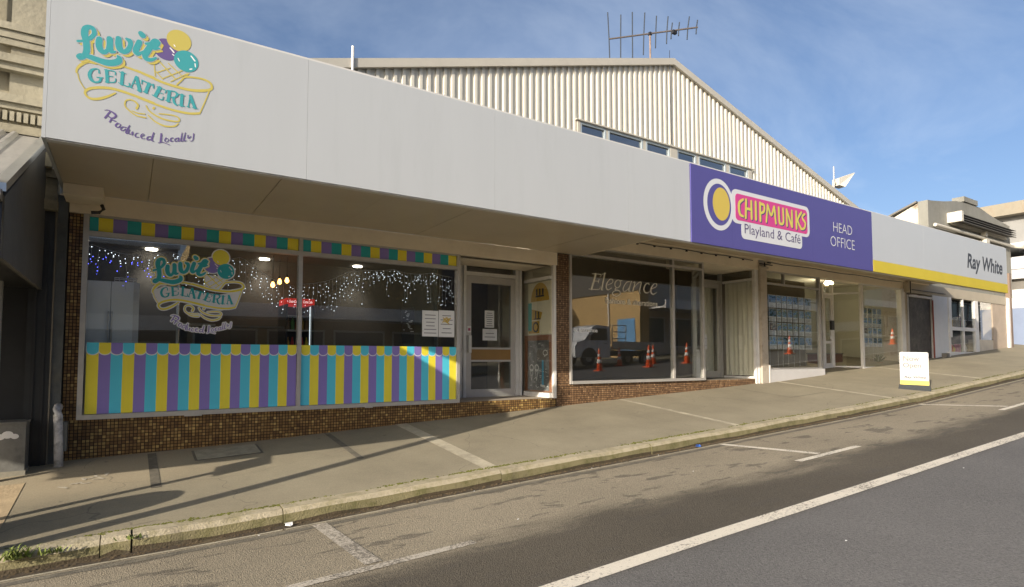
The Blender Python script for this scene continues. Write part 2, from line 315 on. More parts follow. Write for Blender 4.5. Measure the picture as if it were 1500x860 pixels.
def footpath_material():
    m = bpy.data.materials.new('footpath_asphalt'); m.use_nodes = True; nt = m.node_tree; l = nt.links; b = nt.nodes['Principled BSDF']
    g = N(nt, 'ShaderNodeNewGeometry'); sep = N(nt, 'ShaderNodeSeparateXYZ'); l.new(g.outputs['Position'], sep.inputs[0])
    big = N(nt, 'ShaderNodeTexNoise', Scale=0.9, Detail=7, Roughness=0.65); l.new(g.outputs['Position'], big.inputs['Vector'])
    fine = N(nt, 'ShaderNodeTexNoise', Scale=70.0, Detail=4, Roughness=0.8); l.new(g.outputs['Position'], fine.inputs['Vector'])
    fr = N(nt, 'ShaderNodeMapRange'); l.new(fine.outputs['Fac'], fr.inputs[0]); fr.inputs[1].default_value = 0.25; fr.inputs[2].default_value = 0.75; fr.inputs[3].default_value = 0.75; fr.inputs[4].default_value = 1.22
    mx = N(nt, 'ShaderNodeMapRange'); l.new(big.outputs['Fac'], mx.inputs[0]); mx.inputs[1].default_value = 0.35; mx.inputs[2].default_value = 0.68
    c = N(nt, 'ShaderNodeMix', data_type='RGBA'); l.new(mx.outputs[0], c.inputs[0]); c.inputs[6].default_value = (0.222, 0.196, 0.138, 1); c.inputs[7].default_value = (0.288, 0.256, 0.18, 1)
    # paler, sandier worn strip towards the old building at the low end
    lo = N(nt, 'ShaderNodeMapRange', interpolation_type='SMOOTHSTEP'); l.new(sep.outputs['X'], lo.inputs[0]); lo.inputs[1].default_value = 2.2; lo.inputs[2].default_value = -0.6; lo.inputs[4].default_value = 0.55
    ya = N(nt, 'ShaderNodeMapRange', interpolation_type='SMOOTHSTEP'); l.new(sep.outputs['Y'], ya.inputs[0]); ya.inputs[1].default_value = 6.9; ya.inputs[2].default_value = 7.7
    lm = N(nt, 'ShaderNodeMath', operation='MULTIPLY'); l.new(lo.outputs[0], lm.inputs[0]); l.new(ya.outputs[0], lm.inputs[1])
    c2 = N(nt, 'ShaderNodeMix', data_type='RGBA'); l.new(lm.outputs[0], c2.inputs[0]); l.new(c.outputs[2], c2.inputs[6]); c2.inputs[7].default_value = (0.42, 0.35, 0.235, 1)
    # spots of gum and drips
    vo = N(nt, 'ShaderNodeTexVoronoi', Scale=2.6); l.new(g.outputs['Position'], vo.inputs['Vector'])
    sp = N(nt, 'ShaderNodeMapRange', interpolation_type='SMOOTHSTEP'); l.new(vo.outputs['Distance'], sp.inputs[0]); sp.inputs[1].default_value = 0.075; sp.inputs[2].default_value = 0.045; sp.inputs[4].default_value = 0.45
    c3 = N(nt, 'ShaderNodeMix', data_type='RGBA'); l.new(sp.outputs[0], c3.inputs[0]); l.new(c2.outputs[2], c3.inputs[6]); c3.inputs[7].default_value = (0.075, 0.07, 0.058, 1)
    # hairline cracks
    cw = N(nt, 'ShaderNodeTexNoise', Scale=1.6, Detail=3); l.new(g.outputs['Position'], cw.inputs['Vector'])
    cv = N(nt, 'ShaderNodeMix', data_type='RGBA'); cv.inputs[0].default_value = 0.35; l.new(g.outputs['Position'], cv.inputs[6]); l.new(cw.outputs['Color'], cv.inputs[7])
    vc = N(nt, 'ShaderNodeTexVoronoi', feature='DISTANCE_TO_EDGE', Scale=0.55); l.new(cv.outputs[2], vc.inputs['Vector'])
    ck = N(nt, 'ShaderNodeMapRange'); l.new(vc.outputs['Distance'], ck.inputs[0]); ck.inputs[1].default_value = 0.0022; ck.inputs[2].default_value = 0.0006; ck.inputs[4].default_value = 0.38
    c4 = N(nt, 'ShaderNodeMix', data_type='RGBA'); l.new(ck.outputs[0], c4.inputs[0]); l.new(c3.outputs[2], c4.inputs[6]); c4.inputs[7].default_value = (0.06, 0.055, 0.045, 1)
    sc = N(nt, 'ShaderNodeVectorMath', operation='SCALE'); l.new(c4.outputs[2], sc.inputs[0]); l.new(fr.outputs[0], sc.inputs['Scale']); l.new(sc.outputs[0], b.inputs['Base Color'])
    b.inputs['Roughness'].default_value = 0.88; b.inputs['Specular IOR Level'].default_value = 0.3
    bp = N(nt, 'ShaderNodeBump'); bp.inputs['Strength'].default_value = 0.35; bp.inputs['Distance'].default_value = 0.008; l.new(fine.outputs['Fac'], bp.inputs['Height']); l.new(bp.outputs[0], b.inputs['Normal'])
    return m
def kerb_material(name, base, moss):
    m = bpy.data.materials.new(name); m.use_nodes = True; nt = m.node_tree; l = nt.links; b = nt.nodes['Principled BSDF']
    g = N(nt, 'ShaderNodeNewGeometry'); n1 = N(nt, 'ShaderNodeTexNoise', Scale=6.0, Detail=8, Roughness=0.75); l.new(g.outputs['Position'], n1.inputs['Vector'])
    n2 = N(nt, 'ShaderNodeTexNoise', Scale=60.0, Detail=4); l.new(g.outputs['Position'], n2.inputs['Vector'])
    r1 = N(nt, 'ShaderNodeMapRange'); l.new(n1.outputs['Fac'], r1.inputs[0]); r1.inputs[1].default_value = 0.46; r1.inputs[2].default_value = 0.62; r1.inputs[4].default_value = 0.75
    c = N(nt, 'ShaderNodeMix', data_type='RGBA'); l.new(r1.outputs[0], c.inputs[0]); c.inputs[6].default_value = (*base, 1); c.inputs[7].default_value = (*moss, 1)
    n3 = N(nt, 'ShaderNodeTexNoise', Scale=2.2, Detail=6, Roughness=0.7); l.new(g.outputs['Position'], n3.inputs['Vector'])
    r3 = N(nt, 'ShaderNodeMapRange'); l.new(n3.outputs['Fac'], r3.inputs[0]); r3.inputs[1].default_value = 0.55; r3.inputs[2].default_value = 0.72; r3.inputs[4].default_value = 0.7
    c2 = N(nt, 'ShaderNodeMix', data_type='RGBA'); l.new(r3.outputs[0], c2.inputs[0]); l.new(c.outputs[2], c2.inputs[6]); c2.inputs[7].default_value = (0.1, 0.085, 0.055, 1)
    l.new(c2.outputs[2], b.inputs['Base Color']); b.inputs['Roughness'].default_value = 0.9
    bp = N(nt, 'ShaderNodeBump'); bp.inputs['Strength'].default_value = 0.6; bp.inputs['Distance'].default_value = 0.015; l.new(n2.outputs['Fac'], bp.inputs['Height']); l.new(bp.outputs[0], b.inputs['Normal'])
    return m
M_road = road_material(); M_foot = footpath_material(); M_kerb = kerb_material('kerb_concrete', (.36,.315,.22), (.22,.195,.1)); M_kfoot = kerb_material('grimy_kerb_foot', (.075,.055,.03), (.04,.035,.015)); M_kface = kerb_material('mossy_kerb_face', (.21,.185,.095), (.11,.105,.035))
M_paint = paint_material('worn_white_paint', (0.62, 0.57, 0.47), 0.76); M_paint2 = paint_material('faded_white_paint', (0.42, 0.38, 0.31), 0.70)
M_conc = mat('pale_concrete', (0.4, 0.36, 0.265), 0.85, 0.22, 5, 0.4, 50, dirt=(0.17, 0.15, 0.11), dscale=3, damt=.6)
M_patch = mat('dark_patch', (0.12, 0.108, 0.082), 0.85, 0.3, 9, 0.4, 60, dirt=(0.2, 0.18, 0.13), dscale=6, damt=.85)

b = MB(); b.grid([-1500,-600]+XS+[600,1500], [-1500,-400,-100,-40,-20,-9.5,-7.3,-2,3,6.2,9,14,40,100,400,1500], lambda x, y: gw(max(-400,min(400,x))) - 0.95)
b.build('ground', mat('bare_ground', (0.14, 0.12, 0.09), 0.95, 0.3, 0.2), kind='structure')
b = MB(); b.grid(XS, [FARK,-5,-3,-1.5,CROWN,0.5,1.5,2.5,3.5,4.5,5.2,5.9], zr)
road = b.build('road', M_road, kind='structure')
b = MB(); b.grid(XS, [5.98,6.3,6.8,7.4,8.0,8.72,9.3,10.6], zf)
foot = b.build('footpath', M_foot, kind='structure', smooth=True)
b = MB(); b.grid(XS, [FARK-0.2,FARK-1.5,FARK-2.9], lambda x, y: zr(x, FARK) + 0.13 + 0.03*(FARK-y))
farfoot = b.build('far_footpath', M_foot, kind='structure')
b = MB(); b.grid(XS, [FARK-0.2, FARK], lambda x, y: zr(x, FARK) + 0.13); 
for i in range(len(XS)-1): b.quad((XS[i],FARK,zr(XS[i],FARK)-.1),(XS[i],FARK,zr(XS[i],FARK)+.13),(XS[i+1],FARK,zr(XS[i+1],FARK)+.13),(XS[i+1],FARK,zr(XS[i+1],FARK)-.1))
b.build('far_kerb', M_kerb, kind='structure')

def strip(name, m, x0, x1, y0, y1, zfun, lift, parent, step=0.5, skew=0.0):
    b = MB(); xs = frange(x0, x1, step) if x1-x0 > step*1.5 else [x0, x1]
    ys = frange(y0, y1, 0.4) if abs(y1-y0) > .6 else [y0, y1]
    b.grid(xs, ys, lambda x, y: zfun(x, y) + lift)
    if skew:
        b.v = [(x + skew*(y-y0), y, z) for x, y, z in b.v]
    return b.build(name, m, parent)
strip('edge_line', M_paint, -40, 60, 2.835, 2.985, zr, 0.005, road)
for x0, wd, mt in ((1.46, 0.13, M_paint2), (7.3, 0.11, M_paint), (13.68, 0.12, M_paint), (20.0, .12, M_paint), (-4.6, .12, M_paint2)):
    strip('parking_line', mt, x0, x0+wd, 4.17, 5.62, zr, 0.005, road)
    strip('parking_end_line', mt, x0-0.55, x0+0.85, 4.03, 4.13, zr, 0.005, road)
strip('gutter_edge', M_conc, -40, 60, 5.645, 5.685, zr, 0.004, road)
M_grime = mat('gutter_grime', (0.05, 0.036, 0.02), .9, .35, 7, .4, 50, dirt=(.13,.1,.05), dscale=2.5, damt=.7); strip('gutter_dirt', M_grime, -40, 60, 5.685, 5.83, zr, 0.006, road)
strip('tar_seam', M_patch, -40, 60, 5.5, 5.6, zr, 0.003, road)
# footpath joints: pale concrete strips, narrow trench patches
strip('concrete_strip', M_conc, 3.53, 3.72, 6.0, 8.69, zf, 0.004, foot, skew=-.012)
strip('concrete_strip', M_conc, 8.21, 8.33, 6.0, 8.69, zf, 0.004, foot, skew=-.01)
strip('concrete_strip', M_conc, 13.36, 13.5, 6.0, 8.62, zf, 0.004, foot)
strip('concrete_strip', M_conc, 18.2, 18.34, 6.0, 8.62, zf, 0.004, foot)
strip('trench_patch', M_patch, 0.23, 0.32, 7.13, 8.62, zf, 0.004, foot)
strip('trench_patch', M_patch, 2.40, 2.48, 7.15, 8.68, zf, 0.004, foot)
strip('cut_line', M_patch, 11.6, 12.95, 7.13, 7.15, zf, 0.004, foot); strip('cut_line', M_patch, 11.6, 11.62, 7.15, 8.5, zf, 0.004, foot)
strip('old_brick_paving', mat('tan_paving', (0.4, 0.31, 0.19), .85, .2, 7, .3, 40), -6, -0.86, 6.05, 7.9, zf, 0.004, foot)
M_chalk = mat('faded_chalk', (0.42, 0.38, 0.30), 0.9, 0.3, 30)
b = MB(); rr = random.Random(3)
for cx, cy in ((-0.5,7.55),(-0.44,7.66),(-0.38,7.78),(-0.30,7.83),(-0.24,7.75),(-0.36,7.62),(-.2,7.86)):
    p = [(cx + rr.uniform(-.07,.07), cy + rr.uniform(-.06,.06)) for _ in range(4)]
    for i in range(3):
        (xa, ya), (xb, yb) = p[i], p[i+1]; h = math.hypot(xb-xa, yb-ya) or 1; nx, ny = -(yb-ya)/h*.011, (xb-xa)/h*.011
        b.quad(*[(x, y, zf(x, y)+.005+.0002*i) for x, y in ((xa-nx,ya-ny),(xb-nx,yb-ny),(xb+nx,yb+ny),(xa+nx,ya+ny))])
b.build('chalk_mark', M_chalk, foot, kind='stuff')

# kerb of separate cast stones with open joints, moss along its back edge
kerb = thing('kerb', None, None, (0, 0, 0)); tag(kerb, kind='structure')
JX = [-20,-17.4,-15,-12.6,-10.2,-7.8,-5.4,-3,-1.0,-.15,.06,1.25,3.65,6.1,8.5,10.9,13.3,15.7,18.1,20.5,22.9,25.3,27.7,30.1,34,38]
rk = random.Random(11)
for i in range(len(JX)-1):
    a, c = JX[i]+.004, JX[i+1]-.004; low = 0.0
    if abs(JX[i]-.06) < .01: a += .007
    b = MB(); n = max(2, int((c-a)/.4)); dz = rk.uniform(-.006,.004); prof = []
    for k in range(n+1):
        x = a + (c-a)*k/n; zt = gw(x)-.27+dz + rk.uniform(-.004,.004); zb = ze(x)-.1; e = KF + rk.uniform(-.006,.006)
        prof.append([(x,e-.012,zb),(x,e-.008,zt-.115+rk.uniform(-.02,.02)),(x,e,zt-.045+rk.uniform(-.006,.006)),(x,e+.035,zt-.004),(x,KB,zt+.004),(x,KB,zb)])
    for k in range(n):
        for q in range(6): b.cur = (2, 1, 0, 0, 0, 0)[q]; b.quad(prof[k][q], prof[k+1][q], prof[k+1][(q+1)%6], prof[k][(q+1)%6])
    b.cur = 1; b.quad(*prof[0][::-1]); b.quad(*prof[-1])
    b.cur = 0; b.build('kerb_stone', [M_kerb, M_kface, M_kfoot], kerb)
b = MB(); rm = random.Random(5); b.hexa([p for z_ in (-.7, -.3) for p in ((-20,5.845,gw(-20)+z_),(-3,5.845,gw(-3)+z_),(-3,5.99,gw(-3)+z_),(-20,5.99,gw(-20)+z_))])
for i in range(len(XS)-1):
    xa, xb = XS[i], XS[i+1]
    if -3 <= xa < 38: b.hexa([p for z_ in (-.7, -.3) for p in ((xa,5.845,gw(xa)+z_),(xb,5.845,gw(xb)+z_),(xb,5.99,gw(xb)+z_),(xa,5.99,gw(xa)+z_))])
b.build('kerb_bed', mat('damp_soil', (.09,.075,.045), .95, .3, 8), kerb); b = MB()
for i in range(3000):
    x = rm.uniform(-1.2, 22) if i % 3 else rm.uniform(-1.2, 9); 
    if math.sin(x*2.1)+math.sin(x*5.3+1) < rm.uniform(-1.6,1.6): continue
    y = KB + rm.gauss(.005,.018); s = rm.uniform(.004,.012); z = gw(x)-.27+.004
    b.quad((x-s*1.6,y-s,z),(x+s*1.6,y-s,z),(x,y,z+s*1.1)); b.quad((x+s*1.6,y-s,z),(x+s*1.4,y+s,z),(x,y,z+s*1.1)); b.quad((x-s*1.4,y+s,z),(x-s*1.6,y-s,z),(x,y,z+s*1.1))
b.build('moss', mat('green_moss', (0.1, 0.105, 0.015), .95, .4, 9), kerb, kind='stuff')
b = MB()
for i in range(1500):
    x = rm.uniform(-1.2, 16); y = 5.8 - abs(rm.gauss(0,.05)); s = rm.uniform(.005,.016); z = zr(x,y)+.007
    b.quad((x-s,y-s,z),(x+s,y-s*.4,z),(x+s*.5,y+s,z+s*.8)); b.quad((x-s,y-s,z),(x+s*.5,y+s,z+s*.8),(x-s*.7,y+s,z))
b.build('leaf_debris', mat('dead_leaves', (0.085, 0.06, 0.03), .9, .5, 20), kerb, kind='stuff')

# ------------------------------------------------------------------ shared finishes
M_alu = mat('mill_aluminium', (0.52, 0.5, 0.46), 0.42, 0.08, 8, 0, 1, 0.35, 0.5)
M_alud = mat('bronze_aluminium', (0.2, 0.19, 0.17), 0.45, 0.1, 6, 0, 1, 0.4)
M_glass = glassmat('shop_glass', (0.965, 0.98, 0.97), 1.72)
M_cream = mat('cream_paint', (0.83, 0.74, 0.58), 0.6, 0.06, 2.0, .12, 20, dirt=(0.64, 0.53, 0.38), dscale=1.5, damt=.35)
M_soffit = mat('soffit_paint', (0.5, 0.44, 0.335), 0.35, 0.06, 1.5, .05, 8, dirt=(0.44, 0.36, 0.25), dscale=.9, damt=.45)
M_white = mat('white_panel', (0.445, 0.467, 0.478), 0.42, 0.02, 1.2, 0.05, 2.2, dirt=(0.4, 0.42, 0.426), dscale=2.2, damt=.4, stretch=(1.6,1,.22))
M_wpaint = mat('white_gloss_paint', (0.74, 0.73, 0.7), 0.4, .05, 4, .1, 30, dirt=(.5,.47,.42), dscale=3, damt=.4)
M_dark = mat('dark_interior', (0.055, 0.052, 0.05), 0.8, .2, 2)
M_black = mat('black_gloss', (0.02, 0.02, 0.022), 0.4, .1, 4)
M_paper = mat('white_paper', (0.78, 0.78, 0.76), 0.8, .03, 6); M_ink = mat('grey_ink', (0.22, 0.22, 0.23), 0.8)
M_teal = mat('teal_vinyl', (0.03, 0.42, 0.44), 0.4, .03, 3); M_yel = mat('yellow_vinyl', (0.9, 0.78, 0.06), 0.4, .03, 3); M_pur = mat('purple_vinyl', (0.27, 0.21, 0.56), 0.4, .03, 3)
M_cyan = mat('cyan_vinyl', (0.1, 0.63, 0.82), 0.4, .03, 3); M_wvin = mat('white_vinyl', (0.82, 0.82, 0.8), 0.45)
M_lteal = mat('sign_teal', (0.05, 0.33, 0.35), 0.5); M_lyel = mat('sign_yellow', (0.52, 0.44, 0.1), 0.5); M_lpur = mat('sign_purple', (0.13, 0.09, 0.25), 0.5)
def tile_material(name, c0, c1, c2):
    m = bpy.data.materials.new(name); m.use_nodes = True; nt = m.node_tree; l = nt.links; b = nt.nodes['Principled BSDF']
    a = N(nt, 'ShaderNodeAttribute', attribute_name='tint'); r = N(nt, 'ShaderNodeValToRGB'); l.new(a.outputs['Fac'], r.inputs[0])
    r.color_ramp.elements[0].color = (*c0, 1); r.color_ramp.elements[1].color = (*c2, 1); e = r.color_ramp.elements.new(.6); e.color = (*c1, 1)
    g = N(nt, 'ShaderNodeNewGeometry'); n = N(nt, 'ShaderNodeTexNoise', Scale=2.0, Detail=5); l.new(g.outputs['Position'], n.inputs['Vector'])
    q = N(nt, 'ShaderNodeMapRange'); l.new(n.outputs['Fac'], q.inputs[0]); q.inputs[3].default_value = .6; q.inputs[4].default_value = 1.35
    s = N(nt, 'ShaderNodeVectorMath', operation='SCALE'); l.new(r.outputs[0], s.inputs[0]); l.new(q.outputs[0], s.inputs['Scale']); l.new(s.outputs[0], b.inputs['Base Color'])
    b.inputs['Roughness'].default_value = 0.35
    return m
M_tile = tile_material('brown_mosaic', (0.1, 0.05, 0.018), (0.25, 0.14, 0.045), (0.55, 0.38, 0.13))
M_tile2 = tile_material('russet_mosaic', (0.09, 0.046, 0.022), (0.22, 0.125, 0.06), (0.4, 0.25, 0.13))
M_grout = mat('dark_grout', (0.03, 0.02, 0.013), 0.85, .3, 12)
rt = random.Random(21)
def mosaic(b, x0, x1, ztop, y, p=0.04, zbot=None, skip=()):
    n = max(1, round((x1-x0)/p)); w = (x1-x0)/n; g = .0042
    for i in range(n):
        xa, xb = x0+i*w+g, x0+(i+1)*w-g; zg = (zbot if zbot is not None else zf((xa+xb)/2, y) - .02); k = 0
        while True:
            z1 = ztop - k*p - g; z0 = ztop - (k+1)*p + g
            if z1 < zg: break
            t = min(1, max(0, rt.gauss(.55, .2))); d = rt.uniform(.0012,.003); j = len(b.v)
            b.v += [(xa,y,z0),(xb,y,z0),(xb,y,z1),(xa,y,z1),(xa+.0015,y-d,z0+.0015),(xb-.0015,y-d,z0+.0015),(xb-.0015,y-d,z1-.0015),(xa+.0015,y-d,z1-.0015)]
            for f in ((4,5,6,7),(0,1,5,4),(1,2,6,5),(2,3,7,6),(3,0,4,7)): b.f.append(tuple(j+q for q in f)); b.mi.append(0); b.tint.append(t)
            k += 1
def pane(parent, a, c, z0, z1, name='window_pane', t=0.007, m=None):
    b = MB(); b.wallbox(a, c, z0, z1, t); return b.build(name, m or M_glass, parent)
def bar(parent, name, m, *boxes):
    b = MB()
    for q in boxes: b.box(*q)
    return b.build(name, m, parent)
def room(parent, x0, x1, y1, z0, z1, wallm, floorm, ceilm, y0=WALL+.06):
    b = MB(); b.box(x0-.1, x0, y0, y1, z0, z1); b.box(x1, x1+.1, y0, y1, z0, z1); b.box(x0-.1, x1+.1, y1, y1+.1, z0, z1); b.build('inner_wall', wallm, parent)
    b = MB(); b.box(x0-.1, x1+.1, y0, y1+.1, z0-.1, z0); b.build('inner_floor', floorm, parent)
    b = MB(); b.box(x0-.1, x1+.1, y0, y1+.1, z1, z1+.1); b.build('inner_ceiling', ceilm, parent)

# ================================================================== GELATERIA
gel = thing('gelateria_shop', 'gelateria shopfront with yellow purple and cyan striped windows and a brown mosaic base', 'shop', (2.0, WALL, -1.1))
SZ = -0.72
b = MB(); b.box(-.64, 4.62, 8.706, 8.85, -1.6, SZ); b.box(-.64, -.5, 8.706, 8.85, SZ, 1.75); b.box(4.62, 6.62, 8.706, 8.714, -1.4, -.716); b.build('tiled_base', M_grout, gel)
b = MB(); mosaic(b, -.64, 4.62, SZ, 8.704); mosaic(b, -.64, -.5, 1.75, 8.704, zbot=SZ); mosaic(b, 4.62, 6.64, -.716, 8.704); b.build('mosaic_tile', M_tile, gel, kind='stuff')
bar(gel, 'step_floor', mat('step_stone', (.4,.34,.26), .7, .15, 5), (4.62, 6.62, 8.715, 9.75, -.9, -.714))
bar(gel, 'header_beam', M_cream, (-.64, 6.66, 8.66, 8.9, 1.752, 1.985), (4.7, 6.55, 8.902, 9.8, 1.8, 1.98)); bar(gel, 'recess_soffit', M_cream, (4.64, 6.58, 8.77, 9.62, 1.752, 1.768))
bar(gel, 'window_frame', M_alu, (-.5,-.445,8.66,8.76,SZ,1.75), (4.56,4.615,8.66,8.76,SZ,1.75), (-.445,4.56,8.655,8.76,SZ-.002,SZ+.055), (-.445,4.56,8.662,8.755,1.49,1.55), (2.005,2.06,8.658,8.758,SZ+.055,1.49), (2.005,2.06,8.658,8.758,1.55,1.75), (-.445,4.56,8.665,8.755,1.725,1.75))
bar(gel, 'sill_clip', M_alu, (.62,.82,8.64,8.655,-.735,-.66), (3.0,3.12,8.64,8.655,-.735,-.66))
for x0, x1 in ((-.445, 2.005), (2.06, 4.56)):
    pane(gel, (x0, 8.69), (x1, 8.69), SZ+.055, 1.49)
    pane(gel, (x0, 8.69), (x1, 8.69), 1.55, 1.725, 'top_light')
# striped film along the bottom of each window with a scalloped top, and a striped band above
def scallops(x0, x1, lo, hi, n, ztop, zs, zb):
    w = (x1-x0)/n; y = 8.687; K = {'Y': ('yellow', M_yel), 'P': ('purple', M_pur), 'C': ('cyan', M_cyan)}
    for i in range(n):
        a, c = x0+i*w, x0+(i+1)*w; nm, mt = K[lo[i % 3]]
        MB().quad((a,y,zb),(c,y,zb),(c,y,zs+.01),(a,y,zs+.01)).build(nm + '_stripe', mt, gel)
        def sc(k, yy, rad, mid):
            p = [(c-.0005*k,yy,ztop),(a+.0005*k,yy,ztop)]
            for q in range(11):
                t = math.pi + math.pi*q/10; p.append(((a+c)/2+math.cos(t)*(w/2+rad), yy, mid+math.sin(t)*(w*.42+rad)))
            return p
        nm, mt = K[hi[i % 3]]; MB().quad(*sc(1, y-.0022, -.001, zs+.047)[::-1]).build(nm + '_scallop', mt, gel); MB().quad(*sc(0, y-.0012-.0002*(i%2), .008, zs+.045)[::-1]).build('scallop_edge', M_wvin, gel)
scallops(-.425, 2.0, 'YPC', 'CYP', 20, .2, .06, SZ+.06)
scallops(2.065, 4.555, 'CYP', 'YCP', 20, .2, .06, SZ+.06)
def band(x0, x1, n, first):
    w = (x1-x0)/(n-first)
    for i in range(n):
        a = x0 + (i-first)*w if i else x0; d = min(x1, x0+(i+1-first)*w); nm, mt = (('teal_band', M_teal), ('yellow_band', M_yel), ('purple_band', M_pur))[i % 3]
        MB().quad((a,8.687,1.552),(d,8.687,1.552),(d,8.687,1.723),(a,8.687,1.723)).build(nm, mt, gel)
band(-.44, 2.0, 17, .4); band(2.065, 4.555, 17, .25)
# recessed entrance: splayed side light, glazed door, return pane
bar(gel, 'door_frame', M_wpaint, (5.2,5.26,9.62,9.72,-.73,1.8), (6.36,6.43,9.62,9.72,-.73,1.8), (5.26,6.36,9.625,9.715,1.58,1.65))
door = bar(gel, 'door', mat('door_aluminium', (.55,.53,.5), .4, .06, 6, 0, 1, .2), (5.27,5.37,9.635,9.69,-.725,1.575), (6.26,6.355,9.635,9.69,-.725,1.575), (5.37,6.26,9.636,9.689,1.44,1.575), (5.37,6.26,9.636,9.689,-.725,-.57), (5.37,6.26,9.634,9.691,-.05,-.015), (5.37,6.26,9.634,9.691,.185,.22))
bar(door, 'kick_panel', mat('tan_panel', (.33,.19,.06), .5, .08, 5), (5.37,6.26,9.65,9.68,-.015,.185))
bar(door, 'handle', M_wpaint, (5.29,5.35,9.58,9.634,.12,.44))
b = MB(); b.box(5.37,6.26,9.66,9.667,.22,1.44); b.box(5.37,6.26,9.66,9.667,-.57,-.05); b.build('door_pane', M_glass, door)
bar(door, 'sticker', M_paper, (5.285,5.365,9.628,9.633,.5,.62)); bar(door, 'sticker_print', mat('pink_ink', (.5,.12,.2), .7), (5.3,5.35,9.6255,9.6275,.53,.58))
pane(gel, (5.26, 9.66), (6.36, 9.66), 1.65, 1.8, 'fan_light')
pane(gel, (4.66, 8.75), (5.2, 9.64), -.68, 1.75, 'side_light'); b = MB(); b.wallbox((4.62,8.72),(5.2,9.66),-.73,-.68,.05); b.wallbox((4.62,8.72),(5.2,9.66),1.75,1.8,.05); b.build('side_frame', M_alu, gel)
bar(gel, 'return_frame', M_wpaint, (6.59,6.645,8.68,8.75,-.72,1.75), (6.44,6.5,9.6,9.7,-.73,1.8), (6.55,6.60,8.75,9.6,1.5,1.56), (6.53,6.60,8.75,9.6,-.73,-.63))
pane(gel, (6.575, 8.75), (6.575, 9.6), -.63, 1.5, 'return_pane'); pane(gel, (6.575, 8.75), (6.575, 9.6), 1.56, 1.75, 'return_top_light')
bar(gel, 'party_wall', mat('cream_render', (.62,.56,.44), .7, .08, 3, .2, 20), (6.66, 6.9, 8.8, 11.2, -.9, 2.3))
room(gel, -.6, 6.72, 11.2, SZ, 1.77, mat('charcoal_wall', (.115,.105,.095), .8, .15, 1.2), mat('dark_floor', (.12,.1,.085), .5, .2, 3), mat('grey_ceiling', (.12,.115,.11), .8, .1, 1), y0=8.86)
bar(gel, 'inner_partition', mat('slate_wall', (.085,.105,.105), .7, .15, 1.5), (4.66,4.72,9.75,11.2,SZ,1.77))
for x, y in ((.26,11.0),(1.96,11.0),(3.6,10.9)):
    bb = MB(); bb.lathe((x,y,1.75), [(.085,-.0),(.085,.025)], 14); bb.build('downlight', glow('downlight_glow', (1,.9,.72), 9), gel); ll = bpy.data.lights.new('downlight_beam', 'SPOT'); ll.energy = 14; ll.spot_size = 1.7; ll.spot_blend = .8; ll.color = (1,.92,.8); ll.shadow_soft_size = .1; lo_ = bpy.data.objects.new('downlight_beam', ll); COL.objects.link(lo_); lo_.location = (x, y, 1.7)

# things inside the gelateria
fz = thing('upright_freezer', 'tall white two-door freezer behind the gelateria window', 'freezer', (-.2, 9.3, SZ))
bar(fz, 'cabinet', M_wpaint, (-.46, .095, 9.01, 9.7, SZ, .985)); 
bar(fz, 'freezer_door', mat('freezer_white', (.86,.88,.88), .3, .03, 2), (-.46, -.21, 8.95, 9.009, SZ+.08, .98), (-.205, .03, 8.95, 9.009, SZ+.08, .98))
bar(fz, 'handle', M_alu, (-.235,-.22,8.92,8.95,.1,.6), (-.2,-.185,8.92,8.95,.1,.6))
bx = bar(None, 'wire_tray', M_wpaint, (-.18,.06,9.02,9.4,.987,.997), (-.18,.06,9.02,9.026,1.015,1.025), (-.18,.06,9.02,9.026,1.035,1.045), *[(x,x+.006,9.02,9.026,.997,1.045) for x in (-.18,-.13,-.08,-.03,.02,.054)]); tag(bx, 'small white wire tray lying on top of the tall freezer', 'tray')
dr = thing('drinks_fridge', 'tall black glass-door drinks fridge with red header panels inside the gelateria', 'fridge', (2.44, 10.6, SZ))
bar(dr, 'cabinet', M_black, (2.2,2.235,10.35,10.95,SZ,.93), (2.63,2.665,10.35,10.95,SZ,.93), (2.235,2.63,10.9,10.95,SZ,.93), (2.235,2.63,10.35,10.9,SZ,-.5))
for x0, x1 in ((2.2,2.43),(2.436,2.665)):
    hd = bar(dr, 'header_panel', glow('red_header', (.6,.02,.02), .35), (x0,x1,10.33,10.9,.93,1.03)); text('Coca-Cola', 'header_lettering', glow('header_white', (1,1,1), .6), 10.328, x0+.04, x1-.04, .955, 1.0, hd, shear=.25)
for z in (-.2,.15,.5,.75): bar(dr, 'shelf', M_alu, (2.235,2.63,10.45,10.9,z-.012,z))
for x in (2.245, 2.62): bar(dr, 'light_strip', glow('fridge_light', (.85,.95,1), .7), (x-.006,x+.006,10.44,10.448,-.4,.9))
cols = [(.5,.03,.03),(.35,.2,.02),(.04,.2,.05),(.5,.4,.05),(.1,.05,.03)]; rb = random.Random(4); bn = ('red','amber','green','yellow','brown'); ords = ('first','second','third','fourth','fifth','sixth','seventh','eighth','ninth')
bm = [mat('bottle_%s' % n, c, .3) for n, c in zip(bn, cols)]
for z, sn in ((-.2,'lowest'),(.15,'middle'),(.5,'topmost')):
    for k in range(5):
        q = rb.randrange(5); x = 2.28+.078*k; bb = MB(); bb.lathe((x,10.55,z), [(.028,0),(.028,.14),(.012,.19),(.012,.23)], 8); tag(bb.build('bottle', bm[q], at=(x,10.55,z)), '%s drink bottle, %s from the counter side on the %s drinks fridge shelf' % (bn[q], ords[k], sn), 'bottle', 'bottles in the drinks fridge')
